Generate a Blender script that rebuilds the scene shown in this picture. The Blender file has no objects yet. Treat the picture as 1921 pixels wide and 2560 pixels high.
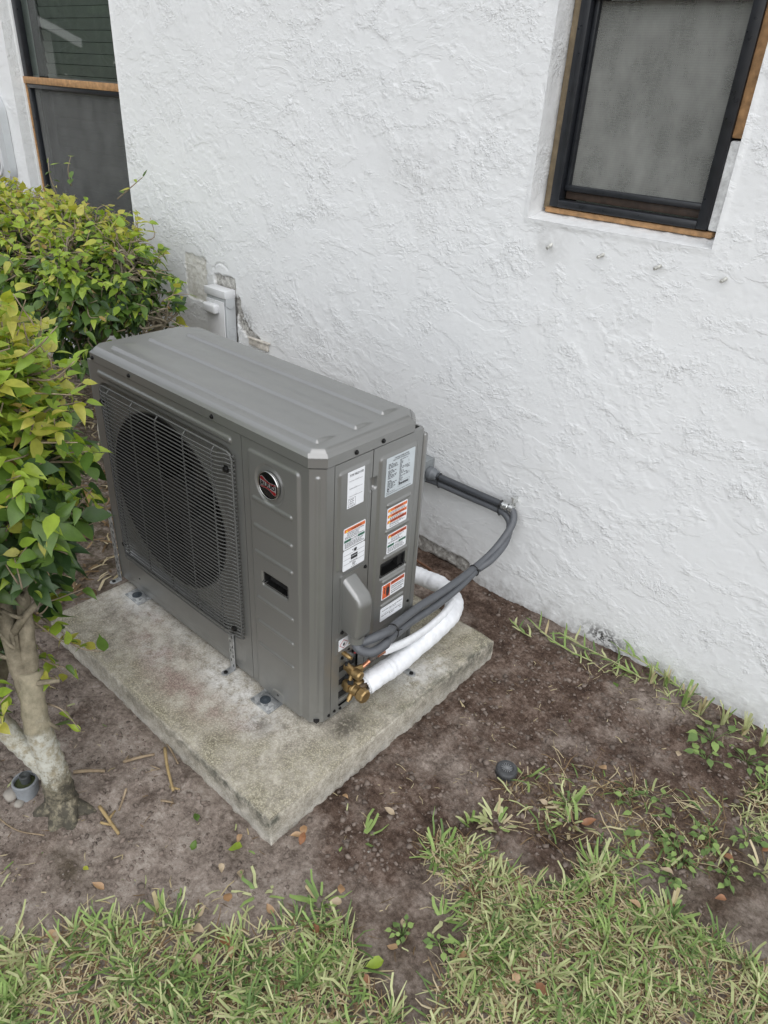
import bpy, bmesh, math, random
import numpy as np
from mathutils import Vector, Matrix
rng = np.random.default_rng(11); random.seed(11)
S = bpy.context.scene; COL = S.collection; R = math.radians; PI = math.pi

# ------------------------------------------------------------------ camera, sky, sun, exposure
cam = bpy.data.objects.new('camera', bpy.data.cameras.new('camera')); COL.objects.link(cam)
CM = [[0.74273, 0.66753, 0.05250], [0.37434, -0.34895, -0.85913], [-0.55518, 0.65775, -0.50906]]
CAMP = Vector((0.94731, -0.90561, 1.42189))
cam.matrix_world = Matrix(((CM[0][0], -CM[1][0], -CM[2][0], CAMP.x), (CM[0][1], -CM[1][1], -CM[2][1], CAMP.y),
                           (CM[0][2], -CM[1][2], -CM[2][2], CAMP.z), (0, 0, 0, 1)))
cam.data.sensor_fit = 'HORIZONTAL'; cam.data.sensor_width = 36; cam.data.lens = 1803.15 / 1921 * 36
cam.data.clip_start = 0.02; cam.data.clip_end = 500; S.camera = cam
SUN_EL, SUN_AZ = 60, 122       # azimuth: direction the light comes from, degrees clockwise from +Y
w = bpy.data.worlds.new('World'); S.world = w; w.use_nodes = True
wt = w.node_tree; bg = wt.nodes['Background']; sk = wt.nodes.new('ShaderNodeTexSky'); sk.sky_type = 'NISHITA'
sk.sun_disc = False; sk.sun_elevation = R(SUN_EL); sk.sun_rotation = R(SUN_AZ); sk.air_density = 1.0; sk.dust_density = 0.6
hs = wt.nodes.new('ShaderNodeHueSaturation'); hs.inputs['Saturation'].default_value = 0.18
wt.links.new(sk.outputs[0], hs.inputs['Color']); wt.links.new(hs.outputs[0], bg.inputs[0]); bg.inputs[1].default_value = 0.15
sun = bpy.data.objects.new('sun', bpy.data.lights.new('sun', 'SUN')); COL.objects.link(sun)
sun.data.energy = 0.6; sun.data.angle = R(95); sun.data.color = (1.0, 0.95, 0.88)
sd = Vector((math.sin(R(SUN_AZ)) * math.cos(R(SUN_EL)), math.cos(R(SUN_AZ)) * math.cos(R(SUN_EL)), math.sin(R(SUN_EL))))
sun.rotation_euler = sd.to_track_quat('Z', 'Y').to_euler(); sun.location = sd * 20
vs = S.view_settings; vs.view_transform = 'Standard'; vs.look = 'None'; vs.gamma = 1; vs.use_curve_mapping = False; vs.exposure = 1.12

# ------------------------------------------------------------------ small helpers
def tag(o, label=None, cat=None, group=None, kind=None):
    if label: o['label'] = label
    if cat: o['category'] = cat
    if group: o['group'] = group
    if kind: o['kind'] = kind
    return o
def thing(name, label, cat, loc=(0, 0, 0), group=None, rz=0):
    o = bpy.data.objects.new(name, None); o.empty_display_size = .05; COL.objects.link(o); o.location = loc
    o.rotation_euler = (0, 0, rz); return tag(o, label, cat, group)
def link(name, me, parent=None, mats=None):
    if mats and not me.materials:
        for m in (mats if isinstance(mats, (list, tuple)) else [mats]): me.materials.append(m)
    o = bpy.data.objects.new(name, me); COL.objects.link(o)
    if parent: o.parent = parent
    return o
def finish(me, smooth=35):
    if smooth:
        me.shade_smooth()
        if smooth < 179: me.set_sharp_from_angle(angle=R(smooth))
    return me
class MB:
    def __init__(s): s.v = []; s.f = []; s.m = []
    def add(s, vs_, fs, mi=0):
        b = len(s.v); s.v += [tuple(x) for x in vs_]; s.f += [tuple(b + i for i in f) for f in fs]; s.m += [mi] * len(fs); return s
    def box(s, c, d, rot=None, mi=0, bev=0, seg=2):
        bm = bmesh.new(); bmesh.ops.create_cube(bm, size=1)
        bmesh.ops.scale(bm, vec=d, verts=bm.verts)
        if bev: bmesh.ops.bevel(bm, geom=bm.edges[:], offset=bev, segments=seg, affect='EDGES', profile=.5)
        M = Matrix.Translation(c) @ (rot.to_4x4() if rot else Matrix())
        bm.verts.index_update(); s.add([M @ v.co for v in bm.verts], [[v.index for v in f.verts] for f in bm.faces], mi); bm.free(); return s
    def tube(s, pts, r, n=10, caps=True, mi=0, nz=0, flat=None):
        P = [Vector(p) for p in pts]; k = len(P); rs = [r] * k if np.isscalar(r) else list(r)
        T = [(P[min(i + 1, k - 1)] - P[max(i - 1, 0)]).normalized() for i in range(k)]
        a = Vector((0, 0, 1)) if abs(T[0].z) < .9 else Vector((1, 0, 0)); u = (a - T[0] * a.dot(T[0])).normalized(); V = []; F = []
        for i in range(k):
            u = (u - T[i] * u.dot(T[i])).normalized(); w_ = T[i].cross(u)
            for j in range(n):
                t = 2 * PI * j / n; rr = rs[i] * (1 + nz * random.uniform(-1, 1))
                V.append(P[i] + (u * math.cos(t) + w_ * math.sin(t) * (flat or 1)) * rr)
        for i in range(k - 1):
            for j in range(n): F.append((i * n + j, i * n + (j + 1) % n, (i + 1) * n + (j + 1) % n, (i + 1) * n + j))
        if caps: F.append(tuple(range(n - 1, -1, -1))); F.append(tuple((k - 1) * n + j for j in range(n)))
        return s.add(V, F, mi)
    def cyl(s, a, b, r, n=16, mi=0, r2=None): return s.tube([a, b], [r, r if r2 is None else r2], n, True, mi)
    def lathe(s, o, ax, prof, n=24, mi=0):      # prof: (distance along ax, radius)
        o = Vector(o); ax = Vector(ax).normalized(); a = Vector((0, 0, 1)) if abs(ax.z) < .9 else Vector((1, 0, 0))
        u = (a - ax * a.dot(ax)).normalized(); w_ = ax.cross(u); V = []; F = []
        for d, r in prof:
            for j in range(n): t = 2 * PI * j / n; V.append(o + ax * d + (u * math.cos(t) + w_ * math.sin(t)) * r)
        for i in range(len(prof) - 1):
            for j in range(n): F.append((i * n + j, i * n + (j + 1) % n, (i + 1) * n + (j + 1) % n, (i + 1) * n + j))
        F.append(tuple(range(n - 1, -1, -1))); F.append(tuple((len(prof) - 1) * n + j for j in range(n)))
        return s.add(V, F, mi)
    def prism(s, poly, t0, t1, fn, mi=0):       # polygon (a,b) extruded t0..t1, mapped by fn(a,b,t)
        n = len(poly); V = [fn(a, b, t0) for a, b in poly] + [fn(a, b, t1) for a, b in poly]
        F = [tuple(range(n - 1, -1, -1)), tuple(range(n, 2 * n))] + [(i, (i + 1) % n, n + (i + 1) % n, n + i) for i in range(n)]
        return s.add(V, F, mi)
    def mesh(s, name, smooth=35):
        me = bpy.data.meshes.new(name); me.from_pydata([tuple(v) for v in s.v], [], s.f)
        me.polygons.foreach_set('material_index', s.m); me.update(); return finish(me, smooth)
    def build(s, name, mats, parent=None, smooth=35):
        return link(name, s.mesh(name, smooth), parent, mats)
def spline(pts, n=8):
    P = [np.array(p, float) for p in pts]; P = [2 * P[0] - P[1]] + P + [2 * P[-1] - P[-2]]; out = []
    for i in range(1, len(P) - 2):
        for t in np.linspace(0, 1, n, endpoint=False):
            a, b, c, d = P[i - 1:i + 3]
            out.append(.5 * (2 * b + (c - a) * t + (2 * a - 5 * b + 4 * c - d) * t * t + (3 * b - a - 3 * c + d) * t ** 3))
    out.append(P[-2]); return [Vector(p) for p in out]
def fastmesh(name, V, F4, smooth=180, mat_idx=None):
    me = bpy.data.meshes.new(name); V = np.asarray(V, np.float32); F4 = np.asarray(F4, np.int32)
    me.vertices.add(len(V)); me.vertices.foreach_set('co', V.ravel())
    k = F4.shape[1]; me.loops.add(F4.size); me.loops.foreach_set('vertex_index', F4.ravel())
    me.polygons.add(len(F4)); me.polygons.foreach_set('loop_start', np.arange(0, F4.size, k, dtype=np.int32))
    if mat_idx is not None: me.polygons.foreach_set('material_index', np.asarray(mat_idx, np.int32))
    me.update(calc_edges=True); me.validate(); return finish(me, smooth)
def vattr(me, name, a):
    at = me.attributes.new(name, 'FLOAT', 'POINT'); at.data.foreach_set('value', np.asarray(a, np.float32).ravel())
def gridmesh(name, X, Y, Z, keep=None, smooth=180):     # 2-D arrays of positions -> quads
    n, m = X.shape; idx = np.arange(n * m).reshape(n, m)
    F = np.stack([idx[:-1, :-1], idx[1:, :-1], idx[1:, 1:], idx[:-1, 1:]], -1)
    F = F[keep] if keep is not None else F.reshape(-1, 4)
    V = np.stack([X, Y, Z], -1).reshape(-1, 3)
    used = np.unique(F); mp = -np.ones(len(V), np.int64); mp[used] = np.arange(len(used))
    return fastmesh(name, V[used], mp[F], smooth), used
_p = rng.permutation(256); _p = np.concatenate([_p, _p]); _g = rng.uniform(0, 2 * PI, 256)
def perlin(x, y, sd_=0):
    x = np.asarray(x, float) + sd_ * 17.31; y = np.asarray(y, float) + sd_ * 9.77
    xi = np.floor(x).astype(int); yi = np.floor(y).astype(int); xf = x - xi; yf = y - yi
    u = xf ** 3 * (xf * (xf * 6 - 15) + 10); v = yf ** 3 * (yf * (yf * 6 - 15) + 10)
    def g(ix, iy, dx, dy):
        a = _g[_p[_p[ix & 255] + (iy & 255)]]; return np.cos(a) * dx + np.sin(a) * dy
    a = g(xi, yi, xf, yf); b = g(xi + 1, yi, xf - 1, yf); c = g(xi, yi + 1, xf, yf - 1); d = g(xi + 1, yi + 1, xf - 1, yf - 1)
    return (a + u * (b - a)) * (1 - v) + (c + u * (d - c)) * v
def fbm(x, y, o=4, sd_=0, pers=.5):
    r = 0; a = 1; f = 1
    for i in range(o): r = r + a * perlin(np.asarray(x) * f, np.asarray(y) * f, sd_ + i * 3); a *= pers; f *= 2.03
    return r
def sst(a, b, x): t = np.clip((x - a) / (b - a), 0, 1); return t * t * (3 - 2 * t)
def rrect(u, v, u0, u1, v0, v1, r):        # signed distance, negative inside
    qx = np.abs(u - (u0 + u1) / 2) - (u1 - u0) / 2 + r; qy = np.abs(v - (v0 + v1) / 2) - (v1 - v0) / 2 + r
    return np.hypot(np.maximum(qx, 0), np.maximum(qy, 0)) + np.minimum(np.maximum(qx, qy), 0) - r
def seg(u, v, a, b):
    ax, ay = a; bx, by = b; dx, dy = bx - ax, by - ay; t = np.clip(((u - ax) * dx + (v - ay) * dy) / (dx * dx + dy * dy), 0, 1)
    return np.hypot(u - ax - t * dx, v - ay - t * dy)
def inpoly(x, y, poly):
    c = np.zeros(np.shape(x), bool); n = len(poly)
    for i in range(n):
        x1, y1 = poly[i]; x2, y2 = poly[i - 1]
        c ^= ((y1 > y) != (y2 > y)) & (x < (x2 - x1) * (y - y1) / (y2 - y1 + 1e-12) + x1)
    return c

# ------------------------------------------------------------------ materials
def setin(t, n, k, v):
    s = n.inputs[k]
    if isinstance(v, bpy.types.NodeSocket): t.links.new(v, s)
    elif isinstance(v, (tuple, list)) and len(v) == 3 and s.type == 'RGBA': s.default_value = (*v, 1)
    else: s.default_value = v
def nd(t, ty, ins=None, **props):
    n = t.nodes.new(ty)
    for k, v in props.items(): setattr(n, k, v)
    for k, v in (ins or {}).items(): setin(t, n, k, v)
    return n
def t_noise(t, vec, sc, det=4, ro=.55, dist=0): return nd(t, 'ShaderNodeTexNoise', {'Vector': vec, 'Scale': sc, 'Detail': det, 'Roughness': ro, 'Distortion': dist}).outputs[0]
def t_vor(t, vec, sc, feat='F1'): return nd(t, 'ShaderNodeTexVoronoi', {'Vector': vec, 'Scale': sc}, feature=feat).outputs[0]
def t_ramp(t, fac, stops):
    n = nd(t, 'ShaderNodeValToRGB', {0: fac}); e = n.color_ramp.elements
    while len(e) < len(stops): e.new(.5)
    for i, (p_, c) in enumerate(stops):
        e[i].position = p_; e[i].color = (c, c, c, 1) if np.isscalar(c) else (*c, 1)
    return n.outputs[0]
def t_mix(t, fac, a, b):
    n = nd(t, 'ShaderNodeMix', data_type='RGBA', blend_type='MIX'); setin(t, n, 0, fac); setin(t, n, 6, a); setin(t, n, 7, b); return n.outputs[2]
def t_mul(t, a, b, fac=1.0):
    n = nd(t, 'ShaderNodeMix', data_type='RGBA', blend_type='MULTIPLY'); setin(t, n, 0, fac); setin(t, n, 6, a); setin(t, n, 7, b); return n.outputs[2]
def t_m(t, op, a, b=0.0, clamp=False):
    n = nd(t, 'ShaderNodeMath', operation=op, use_clamp=clamp); setin(t, n, 0, a); setin(t, n, 1, b); return n.outputs[0]
def t_attr(t, name): return nd(t, 'ShaderNodeAttribute', attribute_name=name).outputs['Fac']
def t_bump(t, h, st, dist, nrm=None):
    n = nd(t, 'ShaderNodeBump', {'Height': h, 'Strength': st, 'Distance': dist})
    if nrm is not None: setin(t, n, 'Normal', nrm)
    return n.outputs[0]
def newmat(name):
    m = bpy.data.materials.new(name); m.use_nodes = True; t = m.node_tree; return m, t, t.nodes['Principled BSDF']
def gpos(t): return nd(t, 'ShaderNodeNewGeometry').outputs['Position']
def opos(t): return nd(t, 'ShaderNodeTexCoord').outputs['Object']
def pmat(name, c, rough=.5, metal=0., var=.12, vs_=25, bump=0., bs=200, bd=.001, spec=.5, coat=0.):
    m, t, b = newmat(name); p = opos(t)
    f = t_noise(t, p, vs_, 5, .6); col = t_mul(t, (*c, 1), t_ramp(t, f, [(.3, 1 - var), (.7, 1 + var)]))
    setin(t, b, 'Base Color', col); setin(t, b, 'Metallic', metal); setin(t, b, 'Specular IOR Level', spec)
    setin(t, b, 'Roughness', t_ramp(t, t_noise(t, p, vs_ * 1.7, 3), [(.3, max(rough - .08, 0)), (.7, min(rough + .1, 1))]))
    if coat: setin(t, b, 'Coat Weight', coat); setin(t, b, 'Coat Roughness', .12)
    if bump: setin(t, b, 'Normal', t_bump(t, t_noise(t, p, bs, 3), bump, bd))
    return m
def m_paint(name='unit_paint', c=(.114, .116, .110)):
    m, t, b = newmat(name); p = gpos(t)
    f = t_noise(t, p, 6, 6, .65); col = t_mul(t, (*c, 1), t_ramp(t, f, [(.3, .95), (.7, 1.05)]))
    dust = t_m(t, 'MULTIPLY', t_ramp(t, t_noise(t, p, 35, 6, .7), [(.60, 0), (.85, 1)]), .08)
    z = nd(t, 'ShaderNodeSeparateXYZ', {0: p}).outputs[2]
    low = t_m(t, 'MULTIPLY', t_ramp(t, z, [(0.0, 1), (.16, 0)]), t_ramp(t, t_noise(t, p, 18, 5, .7), [(.4, 0), (.75, .28)]))
    col = t_mix(t, t_m(t, 'ADD', dust, low, True), col, (.30, .29, .27, 1))
    spots = t_ramp(t, t_vor(t, p, 26), [(.0, 1), (.035, 0)])
    col = t_mix(t, t_m(t, 'MULTIPLY', spots, .12), col, (.5, .5, .48, 1))
    setin(t, b, 'Base Color', col); setin(t, b, 'IOR', 2.5); setin(t, b, 'Roughness', t_ramp(t, t_noise(t, p, 14, 5), [(.3, .30), (.7, .38)]))
    setin(t, b, 'Normal', t_bump(t, t_noise(t, p, 500, 2), .03, .0003)); return m
def m_galv():
    m, t, b = newmat('galvanised_steel'); p = opos(t)
    v = nd(t, 'ShaderNodeTexVoronoi', {'Vector': p, 'Scale': 90}).outputs['Color']
    g = t_ramp(t, t_m(t, 'ADD', t_m(t, 'MULTIPLY', nd(t, 'ShaderNodeSeparateColor', {0: v}).outputs[0], .5), t_m(t, 'MULTIPLY', t_noise(t, p, 120, 4), .5)), [(.2, (.26, .27, .275)), (.8, (.60, .61, .61))])
    setin(t, b, 'Base Color', g); setin(t, b, 'Metallic', .65); setin(t, b, 'Roughness', .42); return m
def m_leaf(name, c, edge, tr=.35):
    m, t, b = newmat(name); out = t.nodes['Material Output']
    ri = nd(t, 'ShaderNodeNewGeometry').outputs['Random Per Island']; ro = nd(t, 'ShaderNodeObjectInfo').outputs['Random']
    r = t_m(t, 'FRACT', t_m(t, 'ADD', ri, ro)); p = gpos(t)
    col = t_mix(t, r, (*c, 1), (*edge, 1))
    col = t_mul(t, col, t_ramp(t, t_noise(t, p, 55, 4, .6), [(.3, .82), (.72, 1.12)]))
    blot = t_ramp(t, t_noise(t, p, 90, 3), [(.66, 0), (.74, .6)])
    col = t_mix(t, t_m(t, 'MULTIPLY', blot, t_ramp(t, r, [(.55, 0), (.8, .6)])), col, (.20, .14, .05, 1))
    setin(t, b, 'Base Color', col); setin(t, b, 'Roughness', .36); setin(t, b, 'Specular IOR Level', .45)
    setin(t, b, 'Normal', t_bump(t, t_noise(t, p, 260, 3), .18, .001))
    tl = nd(t, 'ShaderNodeBsdfTranslucent', {'Color': t_mul(t, col, (1.15, 1.2, .55, 1))})
    mx = nd(t, 'ShaderNodeMixShader', {0: tr, 1: b.outputs[0], 2: tl.outputs[0]}); t.links.new(mx.outputs[0], out.inputs[0]); return m
def m_glass():
    m, t, b = newmat('window_glass'); out = t.nodes['Material Output']; t.nodes.remove(b); p = gpos(t)
    nrm = t_bump(t, t_noise(t, p, 3, 2), .02, .01)
    gl = nd(t, 'ShaderNodeBsdfGlossy', {'Roughness': .015, 'Normal': nrm}); tp = nd(t, 'ShaderNodeBsdfTransparent', {'Color': (.80, .84, .82)})
    bf = nd(t, 'ShaderNodeNewGeometry').outputs['Backfacing']; fr = nd(t, 'ShaderNodeFresnel', {'IOR': t_m(t, 'SUBTRACT', 1.5, t_m(t, 'MULTIPLY', bf, 1.5 - 1 / 1.5))}).outputs[0]
    mx = nd(t, 'ShaderNodeMixShader', {0: fr, 1: tp.outputs[0], 2: gl.outputs[0]}); t.links.new(mx.outputs[0], out.inputs[0]); return m
def m_screen(name, c, op):
    m, t, b = newmat(name); out = t.nodes['Material Output']; p = gpos(t)
    s = nd(t, 'ShaderNodeSeparateXYZ', {0: p})
    wz = t_m(t, 'SINE', t_m(t, 'MULTIPLY', s.outputs[2], 2 * PI / .0052)); wx = t_m(t, 'SINE', t_m(t, 'MULTIPLY', s.outputs[0], 2 * PI / .0052))
    weave = t_m(t, 'MULTIPLY', t_m(t, 'ADD', wz, t_m(t, 'MULTIPLY', wx, .3)), .022)
    dirt = t_ramp(t, t_noise(t, nd(t, 'ShaderNodeMapping', {'Vector': p, 'Scale': (1, 1, .55)}).outputs[0], 13, 8, .68), [(.36, .78), (.64, 1.12)])
    setin(t, b, 'Base Color', t_mul(t, (*c, 1), dirt)); setin(t, b, 'Roughness', .8)
    fac = t_m(t, 'ADD', t_m(t, 'ADD', op, weave), t_m(t, 'MULTIPLY', t_m(t, 'SUBTRACT', t_noise(t, p, 14, 5, .6), .5), .22), True)
    tp = nd(t, 'ShaderNodeBsdfTransparent', {'Color': (.8, .8, .8)})
    mx = nd(t, 'ShaderNodeMixShader', {0: fac, 1: tp.outputs[0], 2: b.outputs[0]}); t.links.new(mx.outputs[0], out.inputs[0]); return m
def m_wall():
    m, t, b = newmat('stucco'); p = gpos(t)
    big = t_noise(t, p, 2.2, 5, .6)
    col = t_mix(t, big, (.690, .705, .712, 1), (.755, .764, .764, 1))
    sp = t_ramp(t, t_noise(t, p, 5, 6, .7), [(.60, 0), (.78, .30)]); col = t_mix(t, sp, col, (.60, .60, .575, 1))
    bare = t_attr(t, 'bare'); n1 = t_noise(t, p, 60, 6, .7)
    conc = t_ramp(t, n1, [(.38, (.27, .26, .24)), (.5, (.47, .46, .435)), (.62, (.64, .63, .60))])
    col = t_mix(t, bare, col, conc)
    pale = t_attr(t, 'pale'); col = t_mix(t, pale, col, t_ramp(t, t_noise(t, p, 45, 6, .7), [(.38, (.58, .565, .51)), (.5, (.70, .69, .645)), (.62, (.76, .755, .72))]))
    gr = t_m(t, 'MULTIPLY', t_attr(t, 'grime'), t_ramp(t, t_noise(t, p, 26, 6, .75), [(.34, 0), (.66, 1)])); col = t_mix(t, gr, col, (.17, .155, .13, 1))
    blk = t_m(t, 'MULTIPLY', t_attr(t, 'mould'), t_ramp(t, t_noise(t, p, 70, 5, .7), [(.47, 0), (.56, 1)])); col = t_mix(t, blk, col, (.035, .033, .03, 1))
    setin(t, b, 'Base Color', col); setin(t, b, 'Roughness', .62); setin(t, b, 'Specular IOR Level', .35)
    mp = nd(t, 'ShaderNodeMapping', {'Vector': p, 'Rotation': (0, R(36), 0), 'Scale': (.62, 1, 1.15)}).outputs[0]
    def plate(sc, lo, det, ro, di):
        n = t_noise(t, mp, sc, det, ro, di); return t_ramp(t, n, [(lo, 0), (lo + .035, 1)]), t_ramp(t, t_m(t, 'ABSOLUTE', t_m(t, 'SUBTRACT', n, lo + .016)), [(0, 1), (.045, 0)])
    a1, r1 = plate(5.5, .50, 14, .58, .5); a2, r2 = plate(11, .55, 12, .60, .4); a3, r3 = plate(24, .60, 8, .60, .3)
    grit = t_noise(t, p, 210, 4, .7); rough = t_m(t, 'MULTIPLY', t_attr(t, 'grain'), t_ramp(t, t_noise(t, mp, 4.5, 6, .62), [(.45, .04), (.57, 1)]))
    lumps = t_ramp(t, t_noise(t, p, 95, 3, .65), [(.46, 0), (.60, 1)])
    h = t_m(t, 'ADD', t_m(t, 'MULTIPLY', a1, .46), t_m(t, 'MULTIPLY', a2, .32)); h = t_m(t, 'ADD', h, t_m(t, 'MULTIPLY', a3, .10))
    h = t_m(t, 'ADD', h, t_m(t, 'MULTIPLY', t_m(t, 'MULTIPLY', t_m(t, 'ADD', r1, t_m(t, 'MULTIPLY', r2, .8)), t_m(t, 'MULTIPLY', lumps, rough)), .95))
    h = t_m(t, 'ADD', h, t_m(t, 'MULTIPLY', t_m(t, 'MULTIPLY', t_m(t, 'ADD', lumps, grit), rough), .50)); h = t_m(t, 'ADD', h, t_m(t, 'MULTIPLY', t_noise(t, p, 480, 3, .6), .10))
    setin(t, b, 'Normal', t_bump(t, h, .56, .0036)); return m
def m_pad():
    m, t, b = newmat('pad_concrete'); p = gpos(t)
    n1 = t_noise(t, p, 26, 9, .74); n2 = t_noise(t, p, 240, 4, .75); n3 = t_noise(t, p, 9, 8, .72)
    col = t_ramp(t, t_m(t, 'ADD', t_m(t, 'MULTIPLY', n1, .6), t_m(t, 'MULTIPLY', n2, .4)), [(.38, (.20, .18, .15)), (.5, (.40, .37, .315)), (.62, (.63, .59, .52))])
    moss = t_m(t, 'MULTIPLY', t_attr(t, 'moss'), t_ramp(t, t_m(t, 'ADD', t_m(t, 'MULTIPLY', n3, .5), t_m(t, 'MULTIPLY', n2, .5)), [(.40, 0), (.56, 1)]))
    col = t_mix(t, t_m(t, 'MULTIPLY', moss, .85), col, t_ramp(t, n2, [(.38, (.075, .068, .038)), (.5, (.205, .185, .115)), (.60, (.46, .43, .33))]))
    pink = t_m(t, 'MULTIPLY', t_attr(t, 'pink'), t_ramp(t, n3, [(.42, 0), (.56, .95)])); col = t_mix(t, pink, col, t_ramp(t, n2, [(.4, (.19, .135, .11)), (.6, (.40, .32, .28))]))
    pw = t_m(t, 'MULTIPLY', t_attr(t, 'powder'), t_ramp(t, t_noise(t, p, 30, 9, .75), [(.40, .05), (.58, 1)])); col = t_mix(t, pw, col, (.66, .65, .62, 1))
    dk = t_m(t, 'MULTIPLY', t_attr(t, 'black'), t_ramp(t, t_noise(t, p, 40, 6, .7), [(.38, 0), (.58, 1)])); col = t_mix(t, dk, col, t_ramp(t, n2, [(.3, (.03, .033, .026)), (.7, (.12, .12, .095))]))
    wet = t_m(t, 'MULTIPLY', t_attr(t, 'wet'), t_ramp(t, t_noise(t, p, 90, 5, .7), [(.36, 0), (.5, .8)])); col = t_mix(t, wet, col, (.07, .062, .05, 1))
    pit = t_ramp(t, t_vor(t, p, 170), [(.0, 1), (.16, 0)]); col = t_mix(t, t_m(t, 'MULTIPLY', pit, .5), col, (.12, .11, .09, 1))
    setin(t, b, 'Base Color', col); setin(t, b, 'Roughness', .85); setin(t, b, 'Specular IOR Level', .25)
    setin(t, b, 'Normal', t_bump(t, t_m(t, 'ADD', n2, t_m(t, 'MULTIPLY', n1, .6)), .7, .003)); return m
def m_soil():
    m, t, b = newmat('soil'); p = gpos(t)
    n1 = t_noise(t, p, 14, 9, .75); n2 = t_noise(t, p, 85, 9, .82); n3 = t_noise(t, p, 300, 4, .8)
    mixn = t_m(t, 'ADD', t_m(t, 'MULTIPLY', n1, .5), t_m(t, 'MULTIPLY', n2, .5))
    dry = t_ramp(t, mixn, [(.40, (.122, .095, .078)), (.5, (.300, .248, .211)), (.60, (.47, .41, .36))])
    damp = t_ramp(t, mixn, [(.40, (.036, .023, .017)), (.5, (.112, .076, .058)), (.60, (.26, .198, .162))])
    d = t_ramp(t, t_m(t, 'ADD', t_attr(t, 'damp'), t_m(t, 'MULTIPLY', t_m(t, 'SUBTRACT', t_noise(t, p, 4.2, 9, .66), .5), 3.0)), [(.25, 0), (.75, 1)])
    col = t_mix(t, d, dry, damp)
    hum = t_m(t, 'MULTIPLY', t_attr(t, 'humus'), t_ramp(t, t_noise(t, p, 26, 6, .7), [(.35, .2), (.6, 1)])); col = t_mix(t, hum, col, t_ramp(t, n2, [(.3, (.03, .026, .016)), (.7, (.13, .10, .065))]))
    spk = t_ramp(t, t_vor(t, p, 330), [(0, 1), (.10, 0)]); sel = t_ramp(t, t_noise(t, p, 210, 2), [(.56, 0), (.62, .75)])
    col = t_mix(t, t_m(t, 'MULTIPLY', spk, sel), col, (.50, .46, .41, 1))
    setin(t, b, 'Base Color', col); setin(t, b, 'Roughness', .95); setin(t, b, 'Specular IOR Level', .15)
    setin(t, b, 'Normal', t_bump(t, t_m(t, 'ADD', t_m(t, 'MULTIPLY', n2, .8), t_m(t, 'MULTIPLY', n3, .35)), 1.0, .009)); return m
def m_bark(name, a, c, lichen=0.):
    m, t, b = newmat(name); p = gpos(t); n = t_noise(t, p, 40, 6, .7)
    col = t_ramp(t, n, [(.3, a), (.7, c)])
    if lichen:
        z = nd(t, 'ShaderNodeSeparateXYZ', {0: p}).outputs[2]
        zz = t_m(t, 'ADD', z, t_m(t, 'MULTIPLY', t_m(t, 'SUBTRACT', t_noise(t, p, 26, 7, .75), .5), .26))
        wh = t_m(t, 'MULTIPLY', t_ramp(t, zz, [(.02, 0), (.05, 1), (.13, 1), (.19, 0)]), t_ramp(t, t_noise(t, p, 60, 6, .75), [(.38, 0), (.55, 1)]))
        col = t_mix(t, t_m(t, 'MULTIPLY', wh, .8), col, (.47, .475, .43, 1))
        dk = t_m(t, 'MULTIPLY', t_ramp(t, t_m(t, 'ADD', zz, .5), [(.495, 1), (.545, 0)]), t_ramp(t, t_noise(t, p, 35, 6, .75), [(.34, 0), (.52, .85)])); col = t_mix(t, dk, col, (.025, .023, .018, 1))
    setin(t, b, 'Base Color', col); setin(t, b, 'Roughness', .85); setin(t, b, 'Normal', t_bump(t, t_noise(t, p, 150, 5, .7), .6, .003)); return m
def m_grass(name, c1, c2):
    m, t, b = newmat(name); out = t.nodes['Material Output']; g = nd(t, 'ShaderNodeNewGeometry'); r = g.outputs['Random Per Island']
    col = t_mix(t, r, (*c1, 1), (*c2, 1)); col = t_mul(t, col, t_ramp(t, t_noise(t, g.outputs['Position'], 60, 3), [(.3, .85), (.7, 1.12)]))
    setin(t, b, 'Base Color', col); setin(t, b, 'Roughness', .5); setin(t, b, 'Specular IOR Level', .3)
    tl = nd(t, 'ShaderNodeBsdfTranslucent', {'Color': col}); mx = nd(t, 'ShaderNodeMixShader', {0: .25, 1: b.outputs[0], 2: tl.outputs[0]}); t.links.new(mx.outputs[0], out.inputs[0]); return m
PAINT = m_paint(); GALV = m_galv(); GLASS = m_glass(); WALL = m_wall(); PAD = m_pad(); SOIL = m_soil()
CORE = pmat('cabinet_interior', (.006, .006, .006), .7); FAN = pmat('fan_plastic', (.010, .010, .010), .5)
COIL = pmat('coil_fins', (.010, .010, .010), .6); WIRE = pmat('grille_wire', (.088, .089, .085), .5, .0, .06, 60)
BLACK = pmat('black_plastic', (.006, .006, .006), .3); BLACKM = pmat('matt_black', (.012, .012, .012), .6); SCREW = pmat('black_screw', (.010, .010, .010), .35, .3)
WHITE = pmat('label_white', (.74, .76, .79), .42, 0, .03); SILVER = pmat('label_silver', (.52, .57, .60), .35, .15, .04); INK = pmat('label_ink', (.03, .03, .035), .5)
GREYINK = pmat('label_grey_ink', (.16, .16, .17), .5); ORANGE = pmat('label_orange', (.66, .155, .045), .45, 0, .05); DORANGE = pmat('label_red_orange', (.60, .115, .04), .45, 0, .05); GREEN = pmat('label_green', (.028, .115, .075), .45, 0, .05)
YELLOW = pmat('label_yellow', (.78, .58, .03), .45, 0, .04); REDINK = pmat('label_red', (.42, .02, .03), .45); CHROME = pmat('chrome_rim', (.55, .55, .54), .18, 1., .03)
BADGE = pmat('badge_black', (.006, .006, .006), .14, 0, .1); BRED = pmat('badge_red', (.16, .006, .008), .3); BSIL = pmat('badge_silver', (.30, .28, .28), .35, .4)
BRASS = pmat('brass', (.36, .25, .115), .42, .9, .22, 60); COPPER = pmat('copper', (.60, .28, .17), .33, .9, .30, 50)
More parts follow.
